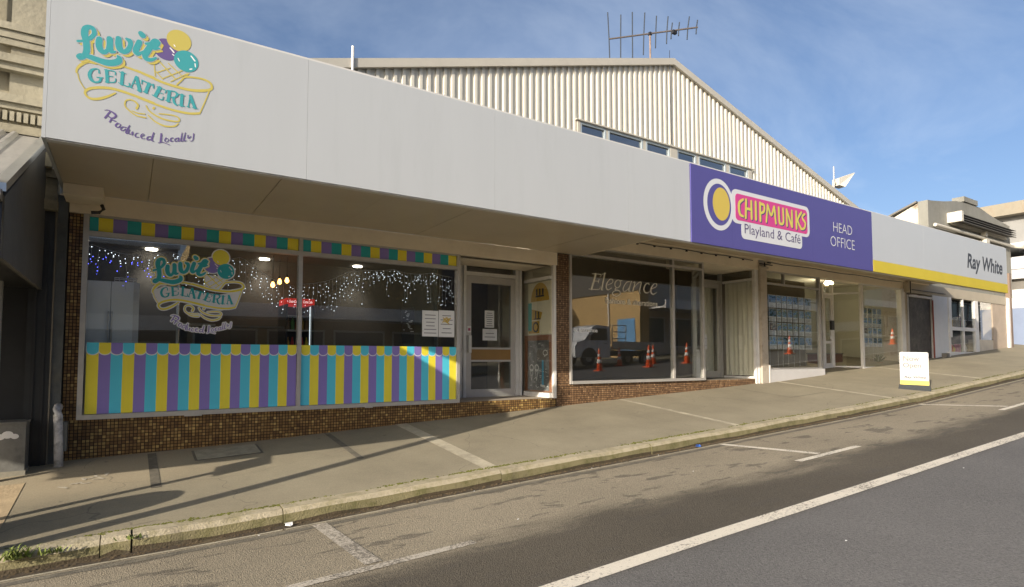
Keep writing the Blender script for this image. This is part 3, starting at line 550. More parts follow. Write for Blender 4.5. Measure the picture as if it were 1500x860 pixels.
for i, (x, z) in enumerate(((2.03,1.27),(2.14,1.33),(2.26,1.36))):
    p = thing('pendant_lamp', ('lowest of three bare amber pendant bulbs', 'middle of three bare amber pendant bulbs', 'highest of three bare amber pendant bulbs')[i] + ' hanging inside the gelateria', 'lamp', (x, 10.6, 1.77), 'pendant bulbs in the gelateria')
    bb = MB(); bb.tube([(x,10.6,1.77),(x,10.6,z+.09)], .005, 6); bb.build('cord', M_black, p)
    bb = MB(); bb.lathe((x,10.6,z+.05), [(.018,0),(.02,.05),(.006,.06)], 10); bb.build('socket', M_black, p)
    bb = MB(); bb.lathe((x,10.6,z-.05), [(.004,0),(.03,.02),(.036,.045),(.022,.085),(.014,.1)], 12); bb.build('bulb', glow('amber_bulb', (1,.42,.1), 6), p, smooth=True)
ct = thing('serving_counter', 'long dark serving counter with a sneeze guard inside the gelateria', 'counter', (1.4, 10.2, SZ))
bar(ct, 'counter_body', mat('dark_joinery', (.07,.06,.06), .6, .2, 4), (.45,2.1,9.9,10.5,SZ,.1)); bar(ct, 'counter_top', mat('counter_grey', (.16,.18,.2), .3, .1, 4), (.42,2.13,9.86,10.54,.1,.14))
b = MB(); b.hexa([(1.3,9.9,.14),(2.1,9.9,.14),(2.1,9.91,.14),(1.3,9.91,.14),(1.3,10.1,.5),(2.1,10.1,.5),(2.1,10.11,.5),(1.3,10.11,.5)]); b.build('sneeze_guard', M_glass, ct); bar(ct, 'guard_top', M_alud, (1.28,2.12,10.1,10.45,.5,.53))
cm = thing('coffee_machine', 'dark coffee machine on the counter inside the gelateria', 'coffee machine', (.8,10.2,.14)); bar(cm, 'machine_body', mat('machine_steel', (.1,.11,.12), .3, .1, 5, 0, 1, .6), (.6,1.1,10.0,10.4,.22,.5)); bar(cm, 'drip_tray', M_alud, (.6,1.1,9.95,10.4,.14,.2)); bar(cm, 'cup_rail', M_alu, (.6,1.1,10.0,10.02,.5,.54), (.6,1.1,10.38,10.4,.5,.54))
# icicle lights along the window head
def icicles(name, label, x0, x1, n, seed, sag, blue=False):
    t = thing(name, label, 'string lights', ((x0+x1)/2, 8.83, 1.47), 'icicle lights inside the gelateria windows'); r = random.Random(seed)
    w = MB(); bl = MB(); bb = MB(); tops = []
    for i in range(n):
        u = i/(n-1); x = x0 + (x1-x0)*u; z = 1.46 - sag(u); tops.append((x,8.82,z)); ln = r.choice((.14,.24,.36,.46))*r.uniform(.8,1.15)
        pts = [(x + r.uniform(-.01,.01), 8.82 + r.uniform(-.012,.012), z - ln*k/4) for k in range(5)]; w.tube(pts, .0016, 4)
        for k in range(1, 9):
            q = (x + r.uniform(-.028,.028), 8.82 + r.uniform(-.02,.02), z - ln*k/8)
            if r.random() < .62: (bb if blue and k > 4 and u < .35 else bl).ico(q, r.uniform(.003,.0065))
    w.tube(tops, .0022, 4); w.build('wire', mat('white_flex', (.5,.5,.52), .6), t); bl.build('led_bulb', glow('cool_led', (.8,.9,1), 2.0), t, kind='stuff')
    if blue: bb.build('blue_led_bulb', glow('blue_led', (.1,.12,1), 3.5), t, kind='stuff')
icicles('icicle_lights', 'cool white and blue icicle lights looped behind the first striped window', -.42, 1.98, 34, 3, lambda u: .05+.09*abs(math.sin(u*9)) + (.32*max(0,(u-.72)/.28)), True)
icicles('icicle_lights', 'dense cool white icicle lights looped behind the second striped window', 2.08, 4.54, 44, 8, lambda u: (.34*max(0,1-u/.4)) + .03 + .05*abs(math.sin(u*11)))

# lettering: the same logo is printed on the fascia and stuck to the window
LOGO = {
    'script': '-825,277,22 -785,292,22;-741,324,33 -706,378,36 -713,425,39 -742,437,41 -772,412,52 -778,356,55 -764,293,52 -757,222,52 -765,171,49 -785,135,38 -809,122,33 -821,137,25 -805,157,22 -772,157,33 -724,153,47 -665,142,53 -601,136,59 -547,151,59 -512,176,56 -506,209,42 -516,222,23;-664,345,50 -667,292,53 -654,247,50 -628,229,42 -600,256,34 -586,304,45 -586,372,50;-583,366,50 -581,293,50 -572,258,45 -550,256,28 -540,262,17;-516,396,48 -515,344,54 -503,297,54 -472,278,42 -440,306,43 -421,359,40 -425,396,43 -443,406,34 -453,412,23;-340,501,46 -326,486,55;-350,412,49 -367,356,51 -376,316,51 -363,291,40 -332,310,26 -306,336,17;-298,412,20 -272,417,35;-201,470,29 -225,460,46 -255,402,52 -285,336,55 -300,288,49 -283,260,40 -246,265,32 -210,294,20;-272,420,23 -224,412,52 -188,455,29;-228,385,35 -186,397,17',
    'ribbon': '-826,-18,16 -824,13,19 -798,59,25 -747,104,25 -684,106,19;-487,131,14 -452,137,20 -375,124,20 -223,96,20;-216,-156,20 -368,-124,23 -521,-101,25 -619,-108,25 -715,-139,25 -755,-179,22 -749,-213,19 -717,-235,22 -664,-228,25 -592,-189,22 -525,-136,14;-816,-27,10 -803,-83,8 -760,-159,10;-364,126,22 -292,107,24 -145,67,24 -25,54,26 82,51,26 190,69,29 276,105,25 279,156,23 235,186,21 156,192,18 48,172,18 11,126,15 -26,72,11;261,78,12 224,-44,12 184,-163,12;176,-169,23 88,-190,23 -42,-189,23 -212,-164,20 -357,-130,20;-354,-245,21 -344,-209,18 -372,-179,15 -411,-172,15 -443,-193,13 -447,-240,13 -419,-274,13 -357,-313,13 -279,-318,14;-391,-277,9 -347,-287,11 -286,-283,12;-277,-200,12 -247,-247,15 -178,-285,16 -97,-301,16 -4,-293,14 -2,-258,13 -52,-242,14 -168,-252,11;-258,-290,12 -200,-337,14 -119,-364,17 -38,-349,16 -3,-314,11;-217,-212,21 -212,-203,21',
    'cone': '-223,234,10 -210,114,10;-208,162,10 -146,99,10;-178,266,12 -38,128,12;-104,271,10 8,181,10;-195,154,10 -89,227,10;-146,107,10 21,233,10;-78,93,10 63,212,10;-23,83,10 77,216,10',
    'serif': '-657,22,11 -663,54,8 -687,54,10 -716,31,22 -729,-15,27 -713,-59,25 -683,-73,14 -650,-55,17 -644,-23,19;-673,-23,7 -627,-15,7;-600,62,25 -592,-46,25;-617,64,8 -541,69,8 -532,38,7;-588,10,7 -554,17,7;-606,-51,8 -537,-34,8 -529,2,7;-476,75,25 -480,-38,25;-501,76,7 -450,72,7;-503,-31,8 -426,-49,9 -420,-13,7;-373,56,9 -406,-53,8;-363,59,28 -334,-65,28;-389,-5,7 -346,-6,7;-416,-46,7 -391,-55,7;-354,-64,8 -323,-72,8;-318,42,11 -221,14,12;-318,42,7 -320,7,7;-260,23,28 -284,-65,27;-305,-64,7 -268,-75,7;-225,27,10 -222,-10,8;-170,8,28 -204,-83,28;-192,11,8 -121,-6,8 -124,-33,7;-183,-39,7 -146,-47,7;-229,-81,8 -152,-110,8 -138,-76,7;-88,-10,26 -96,-109,26;-106,-6,10 -47,0,11 -20,-24,20 -45,-61,11 -79,-65,8;-52,-63,20 -44,-110,20 -24,-132,15;-118,-106,7 -74,-115,7;22,-18,26 17,-126,26;-8,-17,7 45,-21,7;-6,-125,7 44,-129,7;91,-19,8 78,-129,8;95,-9,26 136,-120,26;85,-78,7 116,-75,7;67,-123,7 90,-127,7;117,-125,7 156,-124,7',
    'tag': '-605,-321,7 -574,-314,12 -525,-338,21 -519,-363,18 -550,-384,15 -583,-365,12;-563,-324,15 -600,-392,18;-548,-383,12 -562,-422,17;-555,-398,13 -518,-406,13;-501,-422,17 -517,-445,15 -505,-462,13 -487,-455,13 -479,-430,11 -498,-421,11;-430,-449,12 -460,-449,13 -475,-475,14 -459,-485,11 -435,-463,11;-406,-424,13 -432,-496,18 -418,-503,8;-405,-463,11 -412,-498,13 -396,-505,8 -380,-478,12 -382,-512,12;-336,-482,9 -355,-493,12 -357,-520,13 -329,-521,9;-307,-509,9 -286,-491,10 -297,-480,9 -313,-504,13 -301,-528,12 -274,-522,7;-229,-493,11 -257,-505,14 -257,-532,14 -229,-520,10;-208,-451,14 -223,-525,17 -206,-535,9;-145,-448,17 -149,-530,19;-168,-544,9 -132,-530,9 -70,-545,9;-104,-480,12 -115,-510,11 -97,-520,10 -83,-496,10 -101,-479,9;-43,-467,9 -63,-478,13 -63,-506,13 -40,-497,8;1,-458,10 -28,-478,13 -22,-501,10 1,-482,9;4,-458,13 4,-492,14 19,-482,6;32,-400,10 25,-481,15 43,-480,8;61,-393,10 48,-472,15 72,-471,8;83,-413,11 86,-444,13 110,-421,11;133,-388,13 129,-445,11 114,-469,9 99,-465,6',
    'elegance': '-772,466,43 -882,163,42;-865,465,14 -642,466,14 -657,415,12;-802,327,14 -701,329,14;-686,369,14 -709,296,14;-952,159,14 -695,170,14 -659,228,14;-539,496,35 -623,169,35;-605,474,12 -510,504,12;-623,164,10 -587,161,10;-461,269,14 -341,322,17 -326,379,21 -400,390,14 -483,301,31 -498,211,35 -447,175,21 -358,220,12;-175,396,15 -251,351,25 -267,271,27 -207,230,17 -131,280,25 -115,360,25 -175,396,15;-130,382,17 -68,386,17;-230,229,17 -268,192,21 -147,172,25 -133,111,25 -225,61,19 -329,88,23 -314,145,17 -238,178,12;148,379,15 55,361,17 -32,253,29 -40,185,29 6,170,19 115,251,15 187,394,19;195,394,15 114,206,36 161,175,15;234,363,15 290,378,21 224,190,32;256,261,13 385,373,19 465,391,24 456,332,30 414,202,32 445,158,17;700,361,26 676,388,17 594,353,24 544,257,34 575,189,28 656,182,15 706,215,11;765,271,15 907,328,18 925,382,20 858,389,15 765,295,33 755,200,35 821,163,20 921,210,11',
    'chip': '-1164,268,41 -1282,191,60 -1298,72,64 -1266,-25,56 -1174,-50,38;-1082,273,57 -1105,-62,57;-928,266,57 -927,-54,57;-1087,109,47 -921,111,48;-795,271,58 -795,-51,58;-661,275,58 -661,-56,58;-662,260,53 -539,248,53 -543,133,50 -656,80,44;-426,272,48 -476,-55,47;-414,258,50 -319,88,51 -223,263,51;-210,264,54 -171,-46,54;-68,269,57 -53,0,57 11,-38,51 79,17,55 76,266,57;195,267,55 195,-46,55;195,267,52 356,-42,52;370,268,52 370,-48,52;520,273,59 519,-61,59;701,282,50 568,112,50 686,-49,56;827,267,39 740,215,50 751,152,53 832,82,54 799,-19,50 713,-54,38'}
def logo(parent, y, ox, oz, k, mt, backed):
    yl, pu = (M_yel, M_pur) if backed else (M_lyel, M_lpur)  # window copy gets brighter colours to offset the shade it sits in
    if backed:
        bk = MB()
        disc(bk, ox-.018*k, oz+.527*k, .123*k, .123*k, y-.0002); disc(bk, ox+.05*k, oz+.335*k, .123*k, .123*k, y-.0006); disc(bk, ox-.124*k, oz+.406*k, .123*k, .123*k, y-.0004)
        bk.quad(*[(ox+a*k, y-.0008, oz+c*k) for a, c in ((-.21,.11),(-.03,.07),(.075,.25),(-.235,.27))])
        rb_ = [(-.83,.0),(-.80,-.23),(-.67,-.20),(-.4,-.26),(0,-.36),(.16,-.33),(.28,.04),(.02,.0),(-.2,.1),(-.45,.19),(-.65,.13)]
        bk.build('logo_backing', M_wvin, parent)
        bk = MB()
        top = [(-.825,.01),(-.7,.075),(-.55,.07),(-.4,.055),(-.2,.015),(-.02,-.0),(.12,.035),(.27,.12)]; bot = [(-.745,-.17),(-.66,-.135),(-.52,-.13),(-.4,-.15),(-.2,-.2),(-.0,-.225),(.1,-.2),(.17,-.155)]
        for i in range(7): bk.quad(*[(ox+a*k, y-.001, oz+c*k) for a, c in (bot[i], bot[i+1], top[i+1], top[i])])
        bk.build('ribbon_fill', M_wvin, parent)
        brush(LOGO['ribbon'], 'ribbon_edge', M_wvin, parent, ox, oz, y-.0011, k, .012)
        brush(LOGO['script'], 'script_edge', yl, parent, ox, oz, y-.0036, k, .02); brush(LOGO['script'], 'script_white', M_wvin, parent, ox, oz, y-.0046, k, .012)
        brush(LOGO['tag'], 'tagline_edge', M_wvin, parent, ox, oz, y-.001, k, .012, kind='stuff')
    else:
        brush(LOGO['script'], 'script_shadow', M_lyel, parent, ox, oz, y-.0024, k, 0, (.026,-.02)); brush(LOGO['script'], 'script_white', M_white, parent, ox, oz, y-.0034, k, .007)
    brush(LOGO['ribbon'], 'ribbon', yl, parent, ox, oz, y-.0015, k); brush(LOGO['cone'], 'wafer_cone', yl, parent, ox, oz, y-.0012, k)
    sc = MB(); disc(sc, ox-.124*k, oz+.406*k, .108*k, .108*k, y-.0014); sc.build('purple_scoop', pu, parent)
    sc = MB(); disc(sc, ox-.018*k, oz+.527*k, .108*k, .108*k, y-.0017); sc.build('yellow_scoop', yl, parent)
    sc = MB(); disc(sc, ox+.05*k, oz+.335*k, .108*k, .108*k, y-.002); sc.build('teal_scoop', mt, parent)
    hl = '-92,430,12 -60,395,14;-70,372,10 -60,365,12;92,400,12 125,360,14;128,330,12 132,300,10;85,262,12 100,270,12;-22,345,8 -10,320,8;-60,470,10 -50,455,8'
    brush(hl, 'scoop_shine', M_wvin, parent, ox, oz, y-.0023, k)
    brush(LOGO['script'], 'script_lettering', mt, parent, ox, oz, (y-.0056 if backed else y-.0044), k)
    brush(LOGO['serif'], 'serif_lettering', mt, parent, ox, oz, y-.0018, k, .001); brush(LOGO['tag'], 'tagline_lettering', pu, parent, ox, oz, y-.0018, k, -.0015, kind='stuff')
lg = thing('window_logo', 'round gelateria logo sticker with ice cream scoops and ribbon on the first window', 'window sticker', (1.018, 8.688, .86))
logo(lg, 8.688, 1.018, .861, .95, M_teal, True)

# papers stuck to glass
def poster(label, x0, x1, z0, z1, y, rows, pic=None, name='notice', group=None):
    p = thing(name, label, 'notice', ((x0+x1)/2, y, z0), group); bar(p, 'sheet', M_paper, (x0, x1, y-.002, y, z0, z1)); bb = MB(); r = random.Random(int(x0*1000))
    for k in range(rows):
        z = z1 - (k+1.2)*(z1-z0)/(rows+1.2); ww = (x1-x0)*r.uniform(.25,.4); c = (x0+x1)/2; bb.box(c-ww, c+ww, y-.0035, y-.0022, z-.008, z+.004)
    bb.build('print_line', M_ink, p, kind='stuff')
    if pic:
        c = MB(); rr_ = random.Random(5)
        for k in range(9):
            cx, cz = (x0+x1)/2 + rr_.uniform(-.05,.05), z0+(z1-z0)*.62 + rr_.uniform(-.035,.035); an = rr_.uniform(-.9,.9); dx, dz = math.cos(an)*.045, math.sin(an)*.045
            c.quad(*[(a_, y-.004-.0003*k, b_) for a_, b_ in ((cx-dx-dz*.18,cz-dz+dx*.18),(cx+dx-dz*.18,cz+dz+dx*.18),(cx+dx+dz*.18,cz+dz-dx*.18),(cx-dx+dz*.18,cz-dz-dx*.18))][::-1])
        c.build('food_picture', mat('fries_yellow', (.6,.42,.08), .6, .2, 40), p)
    return p
poster('white menu sheet of plain text taped inside the second striped window', 3.94, 4.225, .365, .785, 8.686, 6)
poster('white menu sheet with a picture of yellow chips in the second striped window', 4.235, 4.52, .362, .8, 8.686, 5, True)
poster('tall white paper notice taped to the gelateria door glass', 5.675, 5.885, .6, .93, 9.655, 7)
poster('square white handwritten notice taped low on the gelateria door glass', 5.63, 5.95, .355, .575, 9.655, 2)
ck = thing('chalk_menu', 'small black chalkboard menu propped inside the second striped window', 'chalkboard', (3.83, 9.0, .3)); bar(ck, 'board', M_black, (3.72,3.94,9.0,9.015,.25,.85)); bb = MB(); r = random.Random(2)
for k in range(16):
    x = 3.74+r.uniform(0,.14); z = .45+.022*k; bb.box(x, x+r.uniform(.02,.06), 8.997, 8.9995, z, z+.01)
bb.build('chalk_writing', M_paper, ck, kind='stuff')
# chalkboard and sign behind the sunlit return pane
cb = thing('ice_cream_chalkboard', 'wooden framed chalkboard with chalk ice cream drawings behind the entrance side pane', 'chalkboard', (6.64, 9.2, -.62))
bar(cb, 'board', mat('chalk_black', (.16,.165,.17), .8, .3, 20, dirt=(.5,.51,.52), dscale=6, damt=.7), (6.625,6.65,8.86,9.58,-.6,.36))
bar(cb, 'board_frame', mat('red_timber', (.32,.14,.07), .6, .15, 8), (6.61,6.65,8.78,8.86,-.62,.46), (6.61,6.65,9.58,9.66,-.62,.46), (6.61,6.65,8.86,9.58,.36,.46), (6.61,6.65,8.86,9.58,-.625,-.6))
r = random.Random(12); bb = MB(); bc = MB()
def chk(bm_, pts, w=.006):
    for i in range(len(pts)-1):
        (ya, za), (yb, zb) = pts[i], pts[i+1]; h = math.hypot(yb-ya, zb-za) or 1; ny, nz = -(zb-za)/h*w, (yb-ya)/h*w
        bm_.quad((6.6232-.00004*i,ya-ny,za-nz),(6.6232-.00004*i,yb-ny,zb-nz),(6.6232-.00004*i,yb+ny,zb+nz),(6.6232-.00004*i,ya+ny,za+nz))
for c0 in (9.45, 9.28):
    chk(bb, [(c0-.05,-.2),(c0,-.42),(c0+.05,-.2),(c0-.05,-.2)]); chk(bb, [(c0+.06*math.cos(t*.5),-.17+.06*math.sin(t*.5)) for t in range(14)], .012)
chk(bc, [(9.08,-.02),(9.08,-.5)], .03); chk(bb, [(9.0,-.52),(9.16,-.5)], .02); chk(bb, [(9.0+.07*math.cos(t*.5),.12+.05*math.sin(t*.5)) for t in range(14)], .008)
for k in range(34):
    y_, z_ = r.uniform(8.9,9.5), r.uniform(-.56,.32); chk(bb, [(y_,z_),(y_+r.uniform(.02,.07),z_+r.uniform(-.012,.012))], r.uniform(.003,.006))
bb.build('chalk_drawing', M_paper, cb, kind='stuff'); bc.build('blue_cone', mat('blue_chalk', (.1,.4,.65), .9), cb)
sg = thing('yellow_shop_sign', 'cream poster with a yellow disc and black lettering high behind the entrance side pane', 'poster', (6.645, 9.2, .47))
bar(sg, 'sheet', mat('cream_card', (.85,.79,.6), .8, .05, 3), (6.635,6.65,8.78,9.58,.48,1.49)); y0 = 6.632  # sheet colour lightened to stand in for brightness on the pane
bb = MB(); bb.quad(*[(y0, 9.18+.3*math.cos(math.pi*i/16), 1.12+.36*math.sin(math.pi*i/16)) for i in range(17)]); bb.quad((y0,9.56,.5),(y0,9.2,.5),(y0,9.2,.74),(y0,9.56,.74)); bb.quad((y0-.0004,9.56,.76),(y0-.0004,9.16,.76),(y0-.0004,9.1,.9),(y0-.0004,9.56,1.0)); bb.build('yellow_print', mat('ochre_print', (.62,.38,.05), .7), sg)
bb = MB()
for yy in (9.28,9.18,9.08): bb.box(y0-.004,y0-.002,yy-.025,yy+.025,1.24,1.36)
bb.box(y0-.004,y0-.002,9.04,9.32,1.2,1.235); bb.box(y0-.004,y0-.002,9.2,9.24,.78,.92); bb.box(y0-.004,y0-.002,9.3,9.34,.78,.94); bb.box(y0-.004,y0-.002,9.16,9.38,.77,.79)
for k in range(16):
    t0, t1 = k*math.pi/8, (k+1)*math.pi/8; bb.quad(*[(y0-.002, 9.32+rr_*math.cos(t), .62+rr_*1.05*math.sin(t)) for rr_, t in ((.1,t0),(.1,t1),(.065,t1),(.065,t0))])
bb.build('black_print', M_black, sg, kind='stuff')
bar(sg, 'teal_print', M_teal, (y0-.006,y0-.004,9.45,9.57,.55,1.1))

# ================================================================== DRESS SHOP
el = thing('dress_shop', 'dress alteration shopfront with one wide plain window beside the brown mosaic column', 'shop', (9.8, WALL, -.8))
b = MB(); b.box(6.66, 12.78, 8.706, 8.85, -1.4, -.475); b.box(6.66, 6.97, 8.706, 8.82, -.475, 1.985); b.build('tiled_base', M_grout, el)
b = MB(); mosaic(b, 6.66, 12.78, -.475, 8.704); mosaic(b, 6.66, 6.97, 1.985, 8.704, zbot=-.475); b.build('mosaic_tile', M_tile2, el, kind='stuff')
bar(el, 'step_floor', mat('concrete_step', (.3,.27,.21), .8, .15, 4), (10.82, 12.72, 8.715, 9.75, -.7, -.468))
bar(el, 'header_beam', M_cream, (6.975, 12.84, 8.65, 8.9, 2.18, 2.45), (10.85, 12.75, 8.9, 9.8, 2.182, 2.44))
bar(el, 'window_frame', M_alu, (6.97,7.01,8.665,8.75,-.472,2.18), (9.79,9.85,8.662,8.752,-.415,1.985), (9.79,9.85,8.662,8.752,2.035,2.15), (10.76,10.82,8.66,8.755,-.472,2.18), (7.01,10.76,8.655,8.757,-.472,-.415), (7.01,10.76,8.664,8.75,1.985,2.035), (7.01,10.76,8.666,8.75,2.15,2.18))
for x0, x1 in ((7.01, 9.79), (9.85, 10.76)):
    pane(el, (x0, 8.69), (x1, 8.69), -.415, 1.985); pane(el, (x0, 8.69), (x1, 8.69), 2.035, 2.15, 'top_light')
pane(el, (10.84, 8.78), (11.66, 9.64), -.42, 2.15, 'side_light'); b = MB(); b.wallbox((10.82,8.75),(11.68,9.66),-.474,-.42,.05); b.wallbox((11.6,9.58),(11.68,9.66),-.42,2.18,.05); b.wallbox((10.85,8.785),(11.6,9.575),1.985,2.03,.05); b.build('side_frame', M_alu, el)
bar(el, 'door_frame', M_alu, (11.7,11.76,9.62,9.72,-.47,2.18), (12.66,12.72,9.62,9.72,-.47,2.18), (11.76,12.66,9.625,9.715,1.93,2.0))
d2 = bar(el, 'door', M_alu, (11.77,11.87,9.64,9.69,-.465,1.925), (12.55,12.65,9.64,9.69,-.465,1.925), (11.87,12.55,9.641,9.689,1.8,1.925), (11.87,12.55,9.641,9.689,-.465,-.3))
b = MB(); b.box(11.87,12.55,9.66,9.667,-.3,1.8); b.build('door_pane', M_glass, d2); bar(d2, 'handle', M_alud, (11.8,11.83,9.59,9.64,.35,.65))
pane(el, (11.76, 9.66), (12.66, 9.66), 2.0, 2.18, 'fan_light')
bar(el, 'return_frame', M_wpaint, (12.7,12.79,8.67,8.74,-.6,2.18), (12.7,12.75,8.74,9.6,1.92,1.98), (12.7,12.75,8.74,9.6,-.474,-.42))
pane(el, (12.725, 8.74), (12.725, 9.6), -.42, 1.92, 'return_pane'); pane(el, (12.725, 8.74), (12.725, 9.6), 1.98, 2.16, 'return_top_light')
bar(el, 'conduit', M_wpaint, (12.79,12.815,8.655,8.68,-.75,2.2))
M_curt = mat('ivory_curtain', (.82,.77,.64), .85, .05, 4)
b = MB(); n = 60
for i in range(n):
    y0_, y1_ = 8.78+.8*i/n, 8.78+.8*(i+1)/n; f = lambda y: 12.79+.009*math.sin(y*47)+.008*math.sin(y*19)
    b.quad((f(y0_),y0_,-.4),(f(y1_),y1_,-.4),(f(y1_),y1_,1.95),(f(y0_),y0_,1.95))
cu = b.build('net_curtain', M_curt, at=(12.79,9.2,-.4)); tag(cu, 'ivory pleated curtain hanging behind the dress shop side pane', 'curtain')
b = MB()
for i in range(n):
    x0_, x1_ = 11.8+.85*i/n, 11.8+.85*(i+1)/n; f = lambda x: 9.85+.009*math.sin(x*41)+.008*math.sin(x*17)
    b.quad((x0_,f(x0_),-.45),(x1_,f(x1_),-.45),(x1_,f(x1_),1.9),(x0_,f(x0_),1.9))
cu = b.build('door_curtain', M_curt, at=(12.2,9.85,-.45)); tag(cu, 'ivory pleated curtain hanging behind the dress shop door', 'curtain')
room(el, 6.96, 12.84, 11.2, -.474, 2.5, mat('taupe_wall', (.2,.17,.125), .8, .12, 1), mat('brown_carpet', (.2,.165,.125), .9, .2, 6), mat('taupe_ceiling', (.3,.27,.22), .8, .1, 1), y0=8.86)
mat('cream_vinyl', (.85,.8,.66), .5); st_ = LOGO['elegance'].split(';'); q = 0
for n in (5,3,1,4,2,2,1,1): brush(';'.join(st_[q:q+n]), 'letter', MATS['cream_vinyl'], el, 8.4, 1.2, 8.687); q += n
text('fashions & alterations', 'window_lettering', MATS['cream_vinyl'], 8.687, 7.87, 9.34, 1.105, 1.225, el, bold=.012)['kind'] = 'stuff'
text('Entrance', 'window_lettering', M_wvin, 8.687, 7.19, 7.66, .52, .595, el, bold=.02)
b = MB(); b.quad((7.05,8.685,.55),(7.1,8.685,.585),(7.1,8.685,.515)); b.quad((7.1,8.685,.54),(7.15,8.685,.54),(7.15,8.685,.56),(7.1,8.685,.56)); b.build('window_arrow', M_wvin, el)
poster('small grey notice stuck on the dress shop side pane', 11.9, 12.1, .25, .62, 9.63, 3)
wedge = MB(); wedge.hexa([(10.92,8.98,-.47),(11.14,8.9,-.47),(11.16,8.96,-.47),(10.94,9.04,-.47),(10.93,9.0,.22),(11.0,8.97,.22),(11.01,8.985,.22),(10.94,9.015,.22)])
tag(wedge.build('folded_board', M_wpaint, at=(11.0,8.97,-.47)), 'white folded board leaning inside the dress shop entrance glass', 'board')
# ================================================================== ESTATE AGENCY
ag = thing('estate_agency', 'estate agency shopfront with a white plinth and property cards in its window', 'shop', (16.6, WALL, -.4))
M_peel = mat('peeling_cream', (.52,.46,.37), .7, .1, 4, .3, 30, dirt=(.25,.18,.12), dscale=4, damt=.6)
bar(ag, 'pillar', M_peel, (12.84,13.09,8.6,8.9,-1.0,2.3)); bar(ag, 'pillar_cap', M_peel, (12.82,13.11,8.56,8.9,2.2,2.26)); bar(ag, 'cable', M_black, (12.8,13.3,8.57,8.6,2.31,2.33), (12.95,12.97,8.55,8.575,2.25,2.36), (13.05,13.2,8.54,8.57,2.35,2.37)); bar(ag, 'corner_post', M_wpaint, (13.105,13.16,8.59,8.66,-.9,-.15))
bar(ag, 'window_plinth', mat('white_plinth', (.6,.59,.58), .5, .05, 3, .05, 10, dirt=(.45,.43,.4), dscale=2, damt=.3), (13.12,15.6,8.6,8.9,-1.0,-.255))
bar(ag, 'header_beam', M_cream, (13.1, 20.42, 8.65, 8.9, 2.2, 2.45))
bar(ag, 'window_frame', M_alu, (13.12,13.16,8.665,8.75,-.25,2.2), (15.52,15.585,8.662,8.752,-.25,2.2), (13.16,15.52,8.664,8.75,-.25,-.215), (13.16,15.52,8.664,8.75,1.86,1.905), (13.92,13.96,8.666,8.748,1.905,2.17), (13.16,15.52,8.666,8.75,2.17,2.2))
pane(ag, (13.16, 8.69), (15.52, 8.69), -.215, 1.86); pane(ag, (13.16, 8.69), (13.92, 8.69), 1.905, 2.17, 'top_light'); pane(ag, (13.96, 8.69), (15.52, 8.69), 1.905, 2.17, 'top_light')
gf = lambda x, y: zf(x, y)
pane(ag, (15.6, 8.75), (16.7, 9.28), -.25, 2.2, 'side_light')
b = MB(); b.wallbox((15.59,8.74),(16.71,9.29),-.6,-.25,.05); b.build('side_plinth', M_wpaint, ag)
bar(ag, 'door_frame', M_wpaint, (16.72,16.8,9.25,9.35,-.35,2.2), (17.28,17.34,9.25,9.35,-.3,2.2), (16.8,17.28,9.255,9.345,1.86,1.92))
d3 = bar(ag, 'door', M_wpaint, (16.81,16.9,9.27,9.32,-.28,1.855), (17.2,17.275,9.27,9.32,-.28,1.855), (16.9,17.2,9.271,9.319,-.28,-.12), (16.9,17.2,9.271,9.319,.45,.53), (16.9,17.2,9.271,9.319,1.78,1.855))
b = MB(); b.box(16.9,17.2,9.29,9.297,-.12,.45); b.box(16.9,17.2,9.29,9.297,.53,1.78); b.build('door_pane', M_glass, d3); bar(d3, 'lock_box', M_black, (17.12,17.26,9.2,9.268,.85,1.12)); bar(d3, 'sticker', M_paper, (17.12,17.2,9.264,9.268,.58,.68))
pane(ag, (16.8, 9.3), (17.28, 9.3), 1.92, 2.2, 'fan_light')
b = MB(); b.wallbox((17.36,9.28),(17.82,8.72),-.26,-.2,.05); b.wallbox((17.36,9.28),(17.82,8.72),1.9,1.95,.05); b.build('return_frame', M_wpaint, ag)
pane(ag, (17.36, 9.27), (17.8, 8.74), -.2, 1.9, 'return_pane'); pane(ag, (17.36, 9.27), (17.8, 8.74), 1.95, 2.2, 'return_top_light')
bar(ag, 'window_frame', M_wpaint, (17.76,17.84,8.66,8.74,-.4,2.2), (20.1,20.34,8.63,8.78,-.4,2.2), (17.84,20.1,8.665,8.74,-.3,-.22), (17.84,20.1,8.665,8.74,2.16,2.2))
pane(ag, (17.84, 8.69), (20.1, 8.69), -.22, 2.16)
M_agw = mat('olive_wall', (.46,.45,.37), .8, .05, 1)
room(ag, 13.1, 20.4, 11.2, -.35, 2.45, M_agw, mat('grey_carpet', (.16,.15,.13), .9, .15, 6), mat('pale_ceiling', (.6,.58,.5), .8, .05, 1), y0=8.86)
bar(ag, 'display_back', mat('olive_screen', (.2,.17,.11), .8, .1, 2), (13.15,15.5,9.05,9.09,-.2,2.1))
b = MB(); b.lathe((17.75,9.6,2.26), [(.11,0),(.13,.05),(.05,.15)], 14); b.build('ceiling_lamp', glow('warm_lamp', (1,.8,.45), 14), ag)
pl = bpy.data.lights.new('agency_lamp', 'POINT'); pl.energy = 15; pl.color = (1, .84, .58); pl.shadow_soft_size = .15; po = bpy.data.objects.new('agency_lamp', pl); COL.objects.link(po); po.location = (17.75, 9.85, 2.1)
ds = thing('desk', 'low red-brown cabinet standing inside the estate agency', 'cabinet', (18.2, 9.9, -.35)); bar(ds, 'cabinet_body', mat('mahogany', (.18,.06,.03), .4, .2, 6), (17.7,18.8,9.8,10.3,-.35,.15)); bar(ds, 'cabinet_top', M_alud, (17.68,18.82,9.78,10.32,.15,.18))
